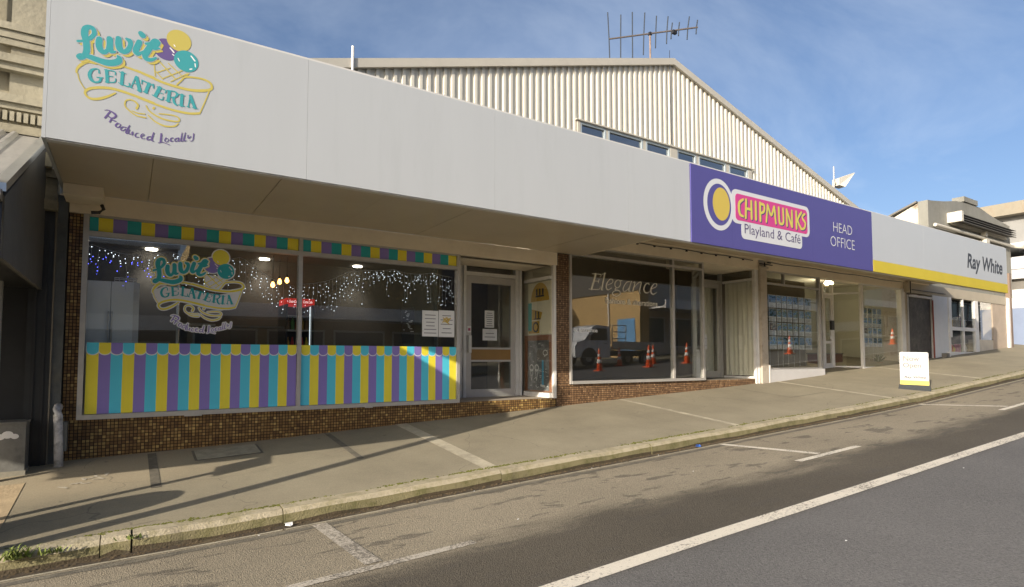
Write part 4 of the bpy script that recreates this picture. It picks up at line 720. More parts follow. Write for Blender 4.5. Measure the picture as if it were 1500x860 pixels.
# property cards hung in rows
def photo_material(i):
    m = bpy.data.materials.new('house_photo'); m.use_nodes = True; nt = m.node_tree; l = nt.links; bb = nt.nodes['Principled BSDF']
    g = N(nt, 'ShaderNodeNewGeometry'); mp = N(nt, 'ShaderNodeMapping'); mp.inputs['Location'].default_value = (i*3.7, i*1.3, i*2.1); mp.inputs['Scale'].default_value = (1, 1, 1.4); l.new(g.outputs['Position'], mp.inputs[0])
    n = N(nt, 'ShaderNodeTexNoise', Scale=11.0, Detail=3); l.new(mp.outputs[0], n.inputs['Vector']); r = N(nt, 'ShaderNodeValToRGB'); l.new(n.outputs['Fac'], r.inputs[0])
    pal = [[(.08,.16,.4),(.35,.55,.85),(.2,.26,.1),(.85,.85,.8)],[(.04,.08,.03),(.15,.3,.5),(.25,.3,.35),(.1,.14,.05)],[(.1,.13,.05),(.5,.66,.88),(.18,.32,.6),(.75,.7,.62)],[(.3,.04,.02),(.1,.1,.12),(.35,.3,.2),(.6,.55,.5)]][i % 4]
    r.color_ramp.elements[0].position = .32; r.color_ramp.elements[0].color = (*pal[0],1); r.color_ramp.elements[1].position = .68; r.color_ramp.elements[1].color = (*pal[3],1)
    for k, p in ((1,.45),(2,.55)): e = r.color_ramp.elements.new(p); e.color = (*pal[k],1)
    r.color_ramp.interpolation = 'CONSTANT' if i == 1 else 'LINEAR'; l.new(r.outputs[0], bb.inputs['Base Color']); bb.inputs['Roughness'].default_value = .3
    return m
PH = [photo_material(i) for i in range(4)]
def card(parent, x0, x1, z0, z1, y, ph, frac=.62):
    c = bar(parent, 'property_card', M_paper, (x0, x1, y, y+.006, z0, z1)); zs = z1-(z1-z0)*frac
    bar(c, 'house_photo', PH[ph], (x0+.012, x1-.012, y-.003, y-.0005, zs, z1-.012))
    b = MB(); r = random.Random(int(x0*977+z0*313))
    for k in range(3): z = zs-.035-.035*k; b.box(x0+.02, x0+.02+(x1-x0-.04)*r.uniform(.5,1), y-.002, y-.0005, z-.006, z+.004)
    b.build('print_line', M_ink, c, kind='stuff')
def display(label, X, Z, x_end, z0, z1, y):
    d = thing('property_display', label, 'display', ((X[0]+x_end)/2, y, z0)); rr_ = random.Random(int(X[0])); b = MB()
    for i in range(len(X)): b.tube([(X[i]+.02, y+.012, z0-.42), (X[i]+.02, y+.012, z1+.02)], .004, 5)
    b.build('hanging_wire', M_alu, d)
    for i, x in enumerate(X):
        xe = (X[i+1] if i+1 < len(X) else x_end)-.045
        for j in range(Z):
            h = (z1-z0)/Z; card(d, x, xe, z1-(j+1)*h+.03, z1-j*h, y, 3 if (i == 0 and j == 2) else rr_.choice((0,0,1,2)))
    return d
display('wide grid of property cards hung in the agency window above the white plinth', [13.49,13.83,14.05,14.29,14.54,14.8,15.08], 4, 15.43, .22, 1.63, 8.82)
display('smaller faded grid of property cards in the agency window nearest the dark stone bay', [18.5,18.78,19.06,19.34], 4, 19.64, .35, 1.55, 9.0)
pt = thing('potted_plant', 'small potted plant standing inside the agency corner window', 'plant', (19.6, 9.1, -.22)); b = MB(); b.lathe((19.6,9.1,-.3), [(.08,0),(.11,.2)], 12); b.build('pot', mat('clay', (.3,.12,.06), .8), pt)
b = MB(); r = random.Random(3)
for k in range(60):
    a, e, L_ = r.uniform(0,6.28), r.uniform(.3,1.4), r.uniform(.12,.3); dx, dy, dz = math.cos(a)*math.cos(e)*L_, math.sin(a)*math.cos(e)*L_, math.sin(e)*L_; b.quad((19.6,9.1,-.1),(19.6+dx*.5-dy*.15,9.1+dy*.5+dx*.15,-.1+dz*.6),(19.6+dx,9.1+dy,-.1+dz),(19.6+dx*.5+dy*.15,9.1+dy*.5-dx*.15,-.1+dz*.6))
b.build('foliage', mat('house_plant', (.06,.1,.03), .7), pt)

# ================================================================== DARK BAY AND FAR GIFT SHOP
fs = thing('gift_shop', 'far shopfront with a dark stone bay and a window full of coloured goods', 'shop', (24.5, WALL, .1))
bar(fs, 'stone_panel', mat('dark_slate', (.06,.055,.05), .6, .5, 5, .6, 14, dirt=(.14,.13,.11), dscale=3.5, damt=.7), (20.7,22.3,8.71,8.8,-.4,2.0))
bar(fs, 'bay_frame', M_alu, (20.62,20.7,8.68,8.8,-.4,2.05), (20.7,22.3,8.66,8.709,1.985,2.05)); bar(fs, 'bay_side', M_peel, (20.36,20.62,8.7,9.3,-.5,2.35)); bar(fs, 'red_strip', mat('red_trim', (.25,.06,.04), .6), (22.31,22.355,8.63,8.659,-.2,1.95))
bar(fs, 'header_beam', mat('drab_cream', (.42,.37,.28), .6, .06, 2), (20.36, 29.1, 8.66, 8.9, 2.12, 2.45)); bar(fs, 'junction_box', M_peel, (20.3,20.5,8.5,8.66,2.1,2.42)); bar(fs, 'loose_cable', M_black, (20.4,20.42,8.48,8.5,2.05,2.44), (20.5,23.3,8.62,8.645,2.2,2.225))
bar(fs, 'white_pillar', mat('bluish_white', (.62,.64,.66), .6, .05, 3), (22.36,23.5,8.66,9.0,-.3,2.12)); bar(fs, 'drain_pipe', M_wpaint, (23.28,23.36,8.56,8.655,-.2,.25)); bar(fs, 'meter_box', M_alud, (22.9,23.1,8.5,8.655,-.2,.2)); bar(fs, 'strip_light', M_wpaint, (23.5,23.72,8.62,8.7,.75,2.12))
bar(fs, 'window_frame', M_wpaint, (23.55,23.7,8.66,8.75,.0,2.12), (24.78,24.86,8.665,8.745,.25,2.12), (25.78,26.1,8.655,8.75,.0,2.12), (23.7,25.78,8.664,8.746,.1,.25), (23.7,25.78,8.666,8.744,1.0,1.12))
bar(fs, 'window_plinth', M_peel, (23.5,26.3,8.7,8.9,-.4,.1)); pane(fs, (23.7, 8.69), (24.78, 8.69), .25, 1.0); pane(fs, (24.86, 8.69), (25.78, 8.69), .25, 1.0); pane(fs, (23.7, 8.69), (24.78, 8.69), 1.12, 2.12); pane(fs, (24.86, 8.69), (25.78, 8.69), 1.12, 2.12)
bar(fs, 'tiled_pier', mat('beige_tile_pier', (.42,.34,.26), .6, .12, 3, .15, 20), (27.5,29.0,8.68,9.0,-.2,2.12)); bar(fs, 'low_wall', mat('low_wall_cream', (.6,.54,.44), .7, .1, 3, .15, 20), (26.1,27.5,8.69,9.0,-.2,.72)); pane(fs, (26.1,8.7), (27.5,8.7), .72, 2.12); bar(fs, 'end_post', M_wpaint, (28.9,29.06,8.6,8.678,.2,2.4))
room(fs, 23.5, 29, 11.2, 0, 2.45, mat('gift_wall', (.12,.1,.09), .8, .1, 2), M_dark, M_dark, y0=8.92)
rs = random.Random(31); gn = ('red','orange','blue','white','green','pink'); gc = [(.6,.08,.05),(.7,.45,.1),(.1,.25,.5),(.6,.55,.5),(.08,.3,.2),(.5,.15,.3)]
shf = thing('display_shelf', 'two-tier white display shelf in the gift shop window', 'shelf', (24.7, 9.1, 0)); bar(shf, 'board', M_wpaint, (23.75,25.75,8.78,9.1,.2,.25)); bar(shf, 'board', M_wpaint, (23.75,25.75,8.78,9.1,1.1,1.14)); bar(shf, 'upright', M_wpaint, (23.76,23.8,9.06,9.1,0,1.9), (25.7,25.74,9.06,9.1,0,1.9))
for z in (.25, 1.14):
    for k in range(9):
        x = 23.9+.2*k; c = rs.choice(gc); h = rs.uniform(.15,.45); b = MB()
        if rs.random() < .5: b.box(x-.07, x+.07, 8.83, 9.0, z, z+h); nm = 'gift_box'
        else: b.lathe((x,8.92,z), [(.05,0),(.09,h*.4),(.07,h*.75),(.03,h)], 10); nm = 'ornament'
        tag(b.build(nm, mat('goods_%d' % gc.index(c), c, .4), at=(x,8.92,z)), '%s %s, %s from the white pillar on the %s tier of the gift shop shelf' % (gn[gc.index(c)], 'box' if nm == 'gift_box' else 'ornament', ords[k], 'upper' if z > 1 else 'lower'), 'box' if nm == 'gift_box' else 'ornament', 'goods on the gift shop shelf')

# ================================================================== VERANDAH CANOPY AND ITS SIGNS
cn = thing('shop_canopy', 'long flat verandah canopy with a deep white fascia running above the shops', 'canopy', (7, 7.6, 1.985))
FZ0, FZ1 = 1.985, 3.342
for x0, x1 in ((-.68,1.589),(1.591,4.031),(4.033,6.477),(6.479,7.916)):
    b = MB(); b.box(x0, x1, 6.6, 6.63, FZ0, FZ1); fp = b.build('fascia_panel', M_white, cn)
    if x0 < 0: logo(fp, 6.5995, .35, 2.65, 1.0, M_lteal, False)
bar(cn, 'fascia_edge', mat('edge_trim', (.6,.59,.56), .5, .05, 4), (-.68,22.1,6.606,6.66,FZ1+.001,FZ1+.022), (-.68,22.1,6.615,6.7,FZ0-.012,FZ0-.001)); bar(cn, 'end_panel', M_white, (-.71,-.682,6.602,8.64,FZ0-.005,FZ1))
bar(cn, 'joint_strip', M_white, (1.55,1.63,6.631,6.637,2.01,3.32), (3.99,4.07,6.631,6.637,2.01,3.32), (6.44,6.52,6.631,6.637,2.01,3.32)); bar(cn, 'framing', mat('dull_timber', (.25,.2,.14), .8, .2, 5), (-.6,22.05,6.64,6.72,2.0,3.3), *[(x,x+.08,6.72,8.64,2.52,2.68) for x in frange(-.5,22,1.5)])
bar(cn, 'canopy_roof', mat('roof_iron', (.45,.44,.42), .5, .1, 2, 0, 1, .3), (-.68,22.1,6.72,8.9,2.86,2.9))
sx = [-.68,.15,1.36,2.57,3.78,4.99,6.2,7.22]
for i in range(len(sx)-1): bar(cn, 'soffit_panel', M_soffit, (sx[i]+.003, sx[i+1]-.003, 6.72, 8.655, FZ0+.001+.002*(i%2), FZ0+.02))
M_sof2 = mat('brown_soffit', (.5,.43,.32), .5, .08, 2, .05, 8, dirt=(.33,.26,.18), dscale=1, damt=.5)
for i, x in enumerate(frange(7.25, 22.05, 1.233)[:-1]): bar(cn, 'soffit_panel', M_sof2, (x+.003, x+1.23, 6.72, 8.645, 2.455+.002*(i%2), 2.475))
bar(cn, 'soffit_backing', M_sof2, (-.67,7.2,6.73,8.64,2.012,2.03), (7.26,22,6.73,8.64,2.482,2.5)); bar(cn, 'soffit_step', M_cream, (7.222,7.25,6.72,8.645,FZ0,2.455)); bar(cn, 'box_gutter', M_cream, (-.67,-.3,8.2,8.65,1.86,1.983)); bar(cn, 'batten', M_cream, (7.3,22,8.6,8.645,2.42,2.452), (7.3,22,6.73,6.8,2.41,2.452))
bb = MB(); bb.tube([(7.3+.53*k,8.635,2.395-.012*math.sin(k*2.1)) for k in range(11)], .009, 5); bb.tube([(13.2+.7*k,8.635,2.4-.015*math.sin(k*1.7)) for k in range(11)], .009, 5)
for k in range(9): bb.box(8.2+.5*k,8.24+.5*k,8.62,8.65,2.36,2.39)
bb.build('sagging_cable', M_black, cn, kind='stuff')
bb = MB(); bb.tube([(-.32,8.5,1.84),(-.3,8.48,1.79),(-.34,8.46,1.74),(-.42,8.46,1.73)], .02, 8); bb.build('cable_loop', M_black, cn)
# purple sign
M_psign = mat('purple_sign', (.078,.07,.25), .4, .03, 2); M_pink = mat('pink_sign', (.55,.05,.23), .45); M_sw = mat('sign_white', (.58,.6,.62), .45); M_dpur = mat('dark_purple_ink', (.09,.07,.16), .6)
ps = thing('playland_signboard', 'purple fascia signboard with pink and white playland lettering', 'sign', (10.97, 6.58, FZ0))
for x0, x1 in ((7.92,9.017),(9.02,11.6),(11.603,14.03)): bar(ps, 'sign_panel', M_psign, (x0, x1, 6.575, 6.599, FZ0-.004, FZ1-.012))
y = 6.572
b = MB(); disc(b, 8.645, 2.722, .415, .46, y, 40); b.build('emblem_ring', M_sw, ps); b = MB(); disc(b, 8.655, 2.722, .327, .372, y-.001, 40); b.build('emblem_field', M_psign, ps); b = MB(); disc(b, 8.71, 2.74, .235, .295, y-.002, 32); b.build('emblem_disc', mat('sign_gold', (.55,.42,.08), .5), ps)
b = MB(); b.prism(rrect(9.0,11.49,2.452,3.075,.13), y-.001, y+.002); b.build('name_backing', M_sw, ps); b = MB(); b.prism(rrect(9.27,11.21,2.19,2.5,.09), y-.0005, y+.002); b.build('name_backing', M_sw, ps)
b = MB(); b.prism(rrect(9.105,11.41,2.512,3.0,.075), y-.003, y+.001); b.build('name_plate', M_pink, ps)
st_ = LOGO['chip'].split(';'); q = 0; mat('lemon_sign', (.58,.53,.1), .5)
for n in (1,3,1,2,3,1,3,2,1): s_ = ';'.join(st_[q:q+n]); brush(s_, 'letter_shadow', M_dpur, ps, 10.5, 2.65, y-.0034, 1, .006, (.022,-.014)); brush(s_, 'letter', MATS['lemon_sign'], ps, 10.5, 2.65, y-.0046); q += n
text('Playland & Café', 'small_lettering', M_dpur, y-.001, 9.36, 11.15, 2.235, 2.475, ps, bold=.0)
text('HEAD', 'office_lettering', M_sw, y, 12.385, 13.15, 2.695, 2.895, ps, bold=-.012); text('OFFICE', 'office_lettering', M_sw, y, 12.265, 13.24, 2.375, 2.59, ps, bold=-.012)
# estate agency sign
rw = thing('agency_signboard', 'white fascia signboard with a yellow bottom stripe and dark slanted lettering', 'sign', (18.07, 6.58, FZ0))
for x0, x1 in ((14.034,16.6),(16.603,19.17),(19.173,22.1)): bar(rw, 'sign_panel', mat('cool_white_panel', (.455,.485,.51), .45, .02, 1.5), (x0, x1, 6.575, 6.599, 2.243, FZ1-.006)); bar(rw, 'yellow_stripe', mat('stripe_yellow', (.56,.45,.035), .45, .05, 1.5), (x0, x1, 6.572, 6.599, FZ0-.006, 2.241))
M_char = mat('charcoal_ink', (.05,.055,.065), .5); text('Ray White', 'sign_lettering', M_char, 6.574, 19.2, 21.74, 2.375, 2.915, rw, shear=.2, bold=.026, space=1.0)

# ================================================================== WAREHOUSE BEHIND
wh = thing('warehouse_hall', 'cream corrugated gable warehouse rising behind the shop canopy', 'warehouse', (13.07, 20, 2.5))
GY, AX, AZ, SL = 11.5, 13.07, 8.70, .287
M_corr = mat('cream_corrugate', (.6,.575,.495), .5, .03, 1.5, 0, 1, dirt=(.51,.48,.4), dscale=1.5, damt=.35, stretch=(1,1,.25)); gzt = lambda x: AZ - SL*abs(x-AX)
def ribs(b, x0, x1, zb, zt, p=.196):
    n = round((x1-x0)/p); p = (x1-x0)/n
    for i in range(n):
        a = x0+i*p; pr = [(a,GY),(a+p*.54,GY),(a+p*.6,GY-.038),(a+p*.64,GY-.04),(a+p*.95,GY-.04),(a+p,GY)]
        for k in range(5):
            (xa, ya), (xb, yb) = pr[k], pr[k+1]; b.quad((xa,ya,zb(xa)),(xb,yb,zb(xb)),(xb,yb,zt(xb)),(xa,ya,zt(xa)))
b = MB(); low = lambda x: 2.6; head = lambda x: 6.135; sill = lambda x: 5.3
ribs(b, -3.2, 9.46, low, gzt); ribs(b, 9.46, 16.76, head, gzt); ribs(b, 9.46, 16.76, low, sill); ribs(b, 16.76, 29.3, low, gzt)
b.build('corrugated_gable', M_corr, wh)
M_flash = mat('cream_flashing', (.46,.435,.37), .5, .05, 3)
b = MB()
for sg_ in (-1, 1):
    x1 = AX + sg_*16.3; b.hexa([(AX,GY-.12,AZ-.13),(x1,GY-.12,gzt(x1)-.13),(x1,GY-.04,gzt(x1)-.13),(AX,GY-.04,AZ-.13),(AX,GY-.12,AZ+.06),(x1,GY-.12,gzt(x1)+.06),(x1,GY-.04,gzt(x1)+.06),(AX,GY-.04,AZ+.06)])
b.build('barge_flashing', M_flash, wh)
b = MB()
for sg_ in (-1, 1):
    x1 = AX + sg_*16.4; b.hexa([(AX,GY-.1,AZ-.06),(x1,GY-.1,gzt(x1)-.06),(x1,40,gzt(x1)-.06),(AX,40,AZ-.06),(AX,GY-.1,AZ+.045),(x1,GY-.1,gzt(x1)+.045),(x1,40,gzt(x1)+.045),(AX,40,AZ+.045)])
b.build('roof', mat('zinc_roof', (.4,.39,.36), .5, .1, 1, 0, 1, .4), wh)
b = MB(); b.box(-3.2,-3.1,GY,40,2.6,4.0); b.box(29.2,29.3,GY,40,2.6,4.0); b.build('side_wall', M_corr, wh)
M_blue = mat('grey_blue_frame', (.36,.42,.45), .5, .05, 4); M_wg = glassmat('upper_glass', (.35,.43,.48), 3.0)
for x0, x1 in ((9.56,10.44),(10.52,11.81),(11.93,12.9)): 
    f = bar(wh, 'window', M_blue, (x0,x0+.05,GY-.06,GY+.03,5.3,6.11), (x1-.05,x1,GY-.06,GY+.03,5.3,6.11), (x0+.05,x1-.05,GY-.058,GY+.028,6.05,6.11), (x0+.05,x1-.05,GY-.058,GY+.028,5.3,5.36)); pane(f, (x0+.05,GY-.01), (x1-.05,GY-.01), 5.36, 6.05, 'pane', m=M_wg)
for x0, x1 in ((13.2,14.04),(14.15,15.43),(15.58,16.54)):
    f = bar(wh, 'window', M_blue, (x0,x0+.05,GY-.06,GY+.03,5.3,6.11), (x1-.05,x1,GY-.06,GY+.03,5.3,6.11), (x0+.05,x1-.05,GY-.058,GY+.028,6.05,6.11), (x0+.05,x1-.05,GY-.058,GY+.028,5.3,5.36)); pane(f, (x0+.05,GY-.01), (x1-.05,GY-.01), 5.36, 6.05, 'pane', m=M_wg)
for x0, x1, d in ((9.47,9.56,.07),(10.44,10.52,.055),(11.81,11.93,.055),(12.9,13.2,.07),(14.04,14.15,.055),(15.43,15.58,.055),(16.54,16.72,.07)): bar(wh, 'window_post', M_flash, (x0,x1,GY-d,GY+.02,5.3,6.112))
bar(wh, 'head_flashing', M_flash, (9.4,16.82,GY-.11,GY-.045,6.115,6.15)); bar(wh, 'upper_room', mat('dim_room', (.12,.13,.14), .9), (9.4,16.8,GY+1.6,GY+1.7,4.9,6.6), (9.4,16.8,GY+.05,GY+1.6,6.5,6.6))
tl = thing('table_lamp', 'small orange lamp glowing in the upper warehouse window', 'lamp', (10.75, GY+.35, 5.35)); b = MB(); b.lathe((10.75,GY+.35,5.3), [(.07,0),(.02,.05),(.02,.2)], 10); b.build('stem', M_alud, tl); b = MB(); b.lathe((10.75,GY+.35,5.5), [(.09,0),(.05,.14)], 12); b.build('lamp_shade', glow('lamp_shade_glow', (.9,.5,.3), .8), tl)
b = MB(); b.tube([(3.6,GY-.13,5.6),(3.6,GY-.13,6.28)], .03, 8); tag(b.build('vent_pipe', M_wpaint, at=(3.6,GY-.13,5.6)), 'thin white vent pipe standing above the low end of the gable', 'pipe')
b = MB(); b.tube([(12.9,GY-.1,8.95),(12.88,GY-.105,8.5),(12.93,GY-.07,8.2),(12.95,GY-.06,7.0),(12.96,GY-.06,6.2)], .008, 5); b.build('aerial_cable', M_black, wh)
# television aerial on the roof
an = thing('television_aerial', 'large rusty television aerial with upright rods on the warehouse roof', 'aerial', (14.55, 14.0, 8.25))
M_rust = mat('rusty_steel', (.075,.06,.052), .7, .3, 10); M_rod = mat('weathered_rod', (.035,.045,.06), .6, .1, 9)
A0, A1 = Vector((13.87, 15.0, 11.27)), Vector((15.9, 12.8, 11.27)); P_ = lambda t: A0 + (A1-A0)*t
b = MB(); b.tube([A0, A1], .028, 8); b.build('boom', M_rust, an)
mp_ = P_(.47); b = MB(); b.tube([(mp_.x,mp_.y,8.1), mp_], .03, 8); b.build('mast', mat('rust_pale_mast', (.24,.17,.13), .7, .3, 6), an)
b = MB(); b.box(mp_.x-.05,mp_.x+.05,mp_.y-.05,mp_.y+.05,11.21,11.31); q = P_(.74); b.box(q.x-.09,q.x+.09,q.y-.05,q.y+.05,11.15,11.26); b.build('clamp', M_black, an)
ra = random.Random(8)
for t, up, dn in ((0,.95,.92),(.135,.83,.87),(.27,.86,.8),(.4,.8,.74),(.535,.62,.55),(.66,.55,.45),(.71,.3,.3),(.79,.28,.22),(.89,.45,.4),(.985,.28,.24)):
    q = P_(t); lean = ra.uniform(-.03,.03) - .04 + .26*t; b = MB(); b.tube([(q.x-lean*dn*.6,q.y,q.z-dn),(q.x,q.y,q.z+.03),(q.x+lean*up,q.y,q.z+up)], .021, 6); b.build('element', M_rod, an)
# grid aerial
da = thing('panel_aerial', 'cream wedge-shaped aerial on a thin pole at the far end of the gable', 'aerial', (22.1, GY+.4, 6.0)); M_cr = mat('cream_plastic', (.55,.52,.44), .5)
b = MB(); b.tube([(22.55,11.9,5.6),(22.58,11.9,7.42)], .026, 7); b.build('pole', M_alu, da)
b = MB(); b.hexa([(22.68,11.75,6.68),(22.85,11.62,6.6),(22.9,11.9,6.6),(22.72,12.05,6.68),(22.7,11.75,6.95),(23.62,11.62,7.29),(23.66,11.75,7.31),(22.74,12.05,6.96)]); b.build('radome', M_cr, da); b = MB(); b.tube([(22.55,11.9,6.76),(22.74,11.92,6.8)], .05, 7); b.build('bracket', M_alu, da)
b = MB(); b.box(23.0,23.35,11.75,11.9,5.7,6.15); tag(b.build('roof_bracket', M_alud, at=(23.2,11.8,5.7)), 'small grey bracket fixed at the low end of the gable slope', 'bracket')

# ================================================================== OLD STONE BUILDING AND ITS VERANDAH (LOW END)
ob = thing('stone_building', 'old cream plastered building with moulded cornices beyond the low end of the canopy', 'building', (-4, 9, -1.3))
M_stone = mat('weathered_plaster', (.34,.31,.225), .8, .14, 2.5, .35, 18, dirt=(.2,.17,.11), dscale=1.8, damt=.45)
M_stain = mat('stained_plaster', (.3,.27,.19), .85, .25, 3, .4, 20, dirt=(.1,.09,.06), dscale=2.5, damt=.7)
bar(ob, 'upper_wall', M_stone, (-9,-1.24,8.78,9.0,2.55,7.5), (-1.24,-.74,8.7,9.0,2.95,7.5)); bar(ob, 'rear_block', M_stain, (-9,-3.2,9.01,18,-1.5,7.4))
bar(ob, 'sill_moulding', M_stone, (-9,-.76,8.62,8.7,3.78,3.86), (-9,-.78,8.645,8.7,3.69,3.775), (-1.34,-.80,8.66,8.7,3.61,3.685)); bar(ob, 'string_course', M_stone, (-9,-.78,8.56,8.7,3.38,3.47), (-9,-.8,8.6,8.7,3.3,3.378)); bar(ob, 'lower_moulding', M_stone, (-9,-.78,8.6,8.7,2.93,3.02), (-9,-.79,8.64,8.7,2.86,2.928))
bar(ob, 'frieze', M_stain, (-9,-.8,8.68,8.9,2.5,2.86)); bar(ob, 'architrave', M_stain, (-9,-.8,8.62,8.678,2.58,2.68))
for k in range(40):
    x = -3.2 + k*.062; bar(ob, 'dentil', M_stone, (x, x+.04, 8.625, 8.679, 2.72, 2.83))
bar(ob, 'corner_pilaster', M_stone, (-1.24,-.8,8.66,8.699,3.865,7.5)); b = MB(); b.tube([(-1.42,8.66,3.87),(-1.42,8.66,7)], .05, 8); b.tube([(-1.55,8.66,3.87),(-1.55,8.66,7)], .03, 8); b.build('rain_pipe', M_wpaint, ob)
M_soot = mat('black_shopfront', (.016,.017,.018), .5, .3, 3); bar(ob, 'shopfront', M_soot, (-9,-.98,8.7,8.85,-1.7,2.5)); bar(ob, 'shop_pier', mat('black_pier', (.022,.024,.025), .45, .3, 5), (-.98,-.76,8.6,8.85,-1.7,1.72)); bar(ob, 'pier_groove', M_soot, (-.93,-.9,8.585,8.6,-1.5,1.6), (-.84,-.81,8.585,8.6,-1.5,1.6))
bar(ob, 'pier_capital', M_stain, (-1.0,-.74,8.5,8.85,1.722,1.84), (-.97,-.75,8.55,8.85,1.842,2.1), (-.99,-.74,8.52,8.85,2.102,2.2)); bar(ob, 'capital_scroll', M_stone, (-.95,-.88,8.4,8.52,2.2,2.42), (-.86,-.8,8.42,8.52,2.2,2.36))
nv = thing('old_verandah', 'rusty corrugated verandah roof with a black front board on the old building', 'verandah', (-3.5, 7.3, .8))
M_iron = mat('galvanised_iron', (.5,.49,.46), .45, .12, 3, .05, 20, .7, dirt=(.2,.2,.2), dscale=2, damt=.5, stretch=(2,.4,1))
b = MB(); za, zb_ = 1.33, 2.56; p = .11; n = int(5.2/p)
for i in range(n):
    a = -6.05 + i*p
    if a < -1.12: pr = [(a,0),(a+p*.3,.035),(a+p*.55,.035),(a+p*.8,0),(a+p,0)]
    else: pr = [(a,0),(a+p,0)]
    for k in range(len(pr)-1):
        (xa, h0), (xb, h1) = pr[k], pr[k+1]; b.quad((xa,5.98,za+h0),(xb,5.98,za+h1),(xb,8.6,zb_+h1),(xa,8.6,zb_+h0))
b.build('roof_sheet', M_iron, nv)
b = MB(); b.hexa([(-.92,5.96,za-.02),(-.84,5.96,za-.02),(-.84,8.62,zb_-.02),(-.92,8.62,zb_-.02),(-.92,5.96,za+.05),(-.84,5.96,za+.05),(-.84,8.62,zb_+.05),(-.92,8.62,zb_+.05)]); b.build('edge_flashing', mat('bright_flashing', (.55,.57,.58), .3, .1, 5, 0, 1, .8), nv)
b = MB(); b.prismx([(6.06,.80),(8.6,.80),(8.6,2.52),(6.06,1.29)], -.9, -.86); b.build('end_panel', mat('grey_boarding', (.085,.085,.082), .7, .15, 4, .1, 20), nv)
bar(nv, 'front_board', M_black, (-6,-.86,5.96,6.05,.79,1.29)); bar(nv, 'verandah_ceiling', M_soot, (-6,-.905,6.06,8.68,.82,.86)); b = MB(); b.tube([(-6,5.93,1.27),(-.86,5.93,1.27)], .05, 8); b.build('gutter', M_alud, nv)
bar(nv, 'verandah_post', mat('grey_post', (.3,.31,.3), .6, .2, 8), (-1.19,-1.13,8.05,8.12,-1.3,.82))
dp = thing('pilaster_column', 'dull grey-blue boxed column beside the striped gelateria window', 'column', (-.69, 8.66, -1.2)); M_dull = mat('dull_blue_grey', (.085,.095,.095), .6, .3, 4, .2, 15, dirt=(.16,.15,.12), dscale=3, damt=.5)
bar(dp, 'column_box', M_dull, (-.745,-.648,8.62,8.84,-1.4,1.93)); bar(dp, 'column_edge', mat('column_edge_grey', (.22,.2,.16), .7, .2, 5), (-.765,-.747,8.6,8.84,-1.4,1.94))
wp = thing('white_downpipe', 'chipped white downpipe stub bent into the pavement beside the brown mosaic base', 'downpipe', (-.62, 8.45, -1.2)); b = MB(); b.tube([(-.665,8.62,-.55),(-.665,8.52,-.57),(-.655,8.47,-.64),(-.645,8.46,-.8),(-.63,8.46,-1.25)], .045, 10); b.build('pipe', mat('chipped_white', (.6,.6,.6), .6, .15, 12, .2, 40, dirt=(.12,.12,.12), dscale=7, damt=.8), wp, smooth=True); bar(wp, 'pipe_plate', M_dull, (-.61,-.565,8.45,8.62,-1.05,-.72))
ub = thing('utility_box', 'weathered grey metal utility box with a white cloud mark by the old building', 'utility box', (-1.1, 8.35, -1.25)); M_box = mat('weathered_box', (.17,.17,.155), .6, .2, 6, .15, 25, dirt=(.08,.08,.07), dscale=4, damt=.7)
bar(ub, 'cabinet', M_box, (-1.35,-.91,8.25,8.55,-1.2,-.7)); bar(ub, 'lid', M_box, (-1.36,-.9,8.235,8.56,-.699,-.675)); bar(ub, 'base', mat('box_base', (.3,.28,.22), .9, .2, 8), (-1.37,-.9,8.24,8.56,-1.35,-1.2)); b = MB()
for cx, cz, r_ in ((-1.12,-.83,.04),(-1.06,-.81,.05),(-1.0,-.83,.035)): disc(b, cx, cz, r_, r_*.8, 8.247-.0006*len(b.f), 14)
b.build('cloud_mark', M_wvin, ub)

# ================================================================== PARAPET BUILDING AND NEIGHBOUR AT THE HIGH END
pb = thing('parapet_building', 'grey plastered parapet with a long louvre vent rising above the agency sign', 'building', (26.6, 9.5, 2.5))
M_par = mat('grey_render', (.23,.228,.2), .85, .12, 1.5, .3, 14, dirt=(.15,.14,.11), dscale=1.6, damt=.65, stretch=(1,1,.5)); M_pl = mat('peeling_plaster', (.58,.54,.45), .9, .15, 3, .6, 12, dirt=(.13,.09,.05), dscale=1.7, damt=1.0)
b = MB(); b.prism([(22.9,2.5),(30.4,2.5),(30.4,5.5),(29.6,5.55),(28.4,5.68),(27.4,5.84),(26.3,5.86),(25.2,5.78),(24.2,5.62),(23.2,5.5),(22.9,5.48)], 8.9, 9.2); b.build('parapet', M_par, pb); bar(pb, 'parapet_block', M_par, (25.85,27.1,8.86,9.25,5.862,6.05))
b = MB(); b.prismx([(9.2,2.5),(16,2.5),(16,2.9),(9.95,5.08),(9.2,5.42)], 22.88, 23.1); b.build('peeling_side_wall', M_pl, pb); b = MB(); b.hexa([(22.8,9.22,5.44),(23.4,9.22,5.44),(23.4,16,2.92),(22.8,16,2.92),(22.8,9.22,5.5),(23.4,9.22,5.5),(23.4,16,2.98),(22.8,16,2.98)]); b.build('roof_edge', M_alud, pb)
bar(pb, 'back_roof', M_alud, (23.1,30.4,9.2,20,2.5,4.2))
lv = bar(pb, 'louvre_vent', M_cr, (24.4,24.55,8.45,8.9,4.86,5.22), (24.55,29.75,8.8,8.898,4.84,5.24))
for k in range(4):
    z = 4.9+.085*k; b = MB(); b.hexa([(24.56,8.5,z-.03),(29.75,8.5,z-.03),(29.75,8.8,z+.04),(24.56,8.8,z+.04),(24.56,8.5,z-.008),(29.75,8.5,z-.008),(29.75,8.8,z+.062),(24.56,8.8,z+.062)]); b.build('slat', mat('dark_slat', (.1,.095,.085), .6, .1, 5), lv)
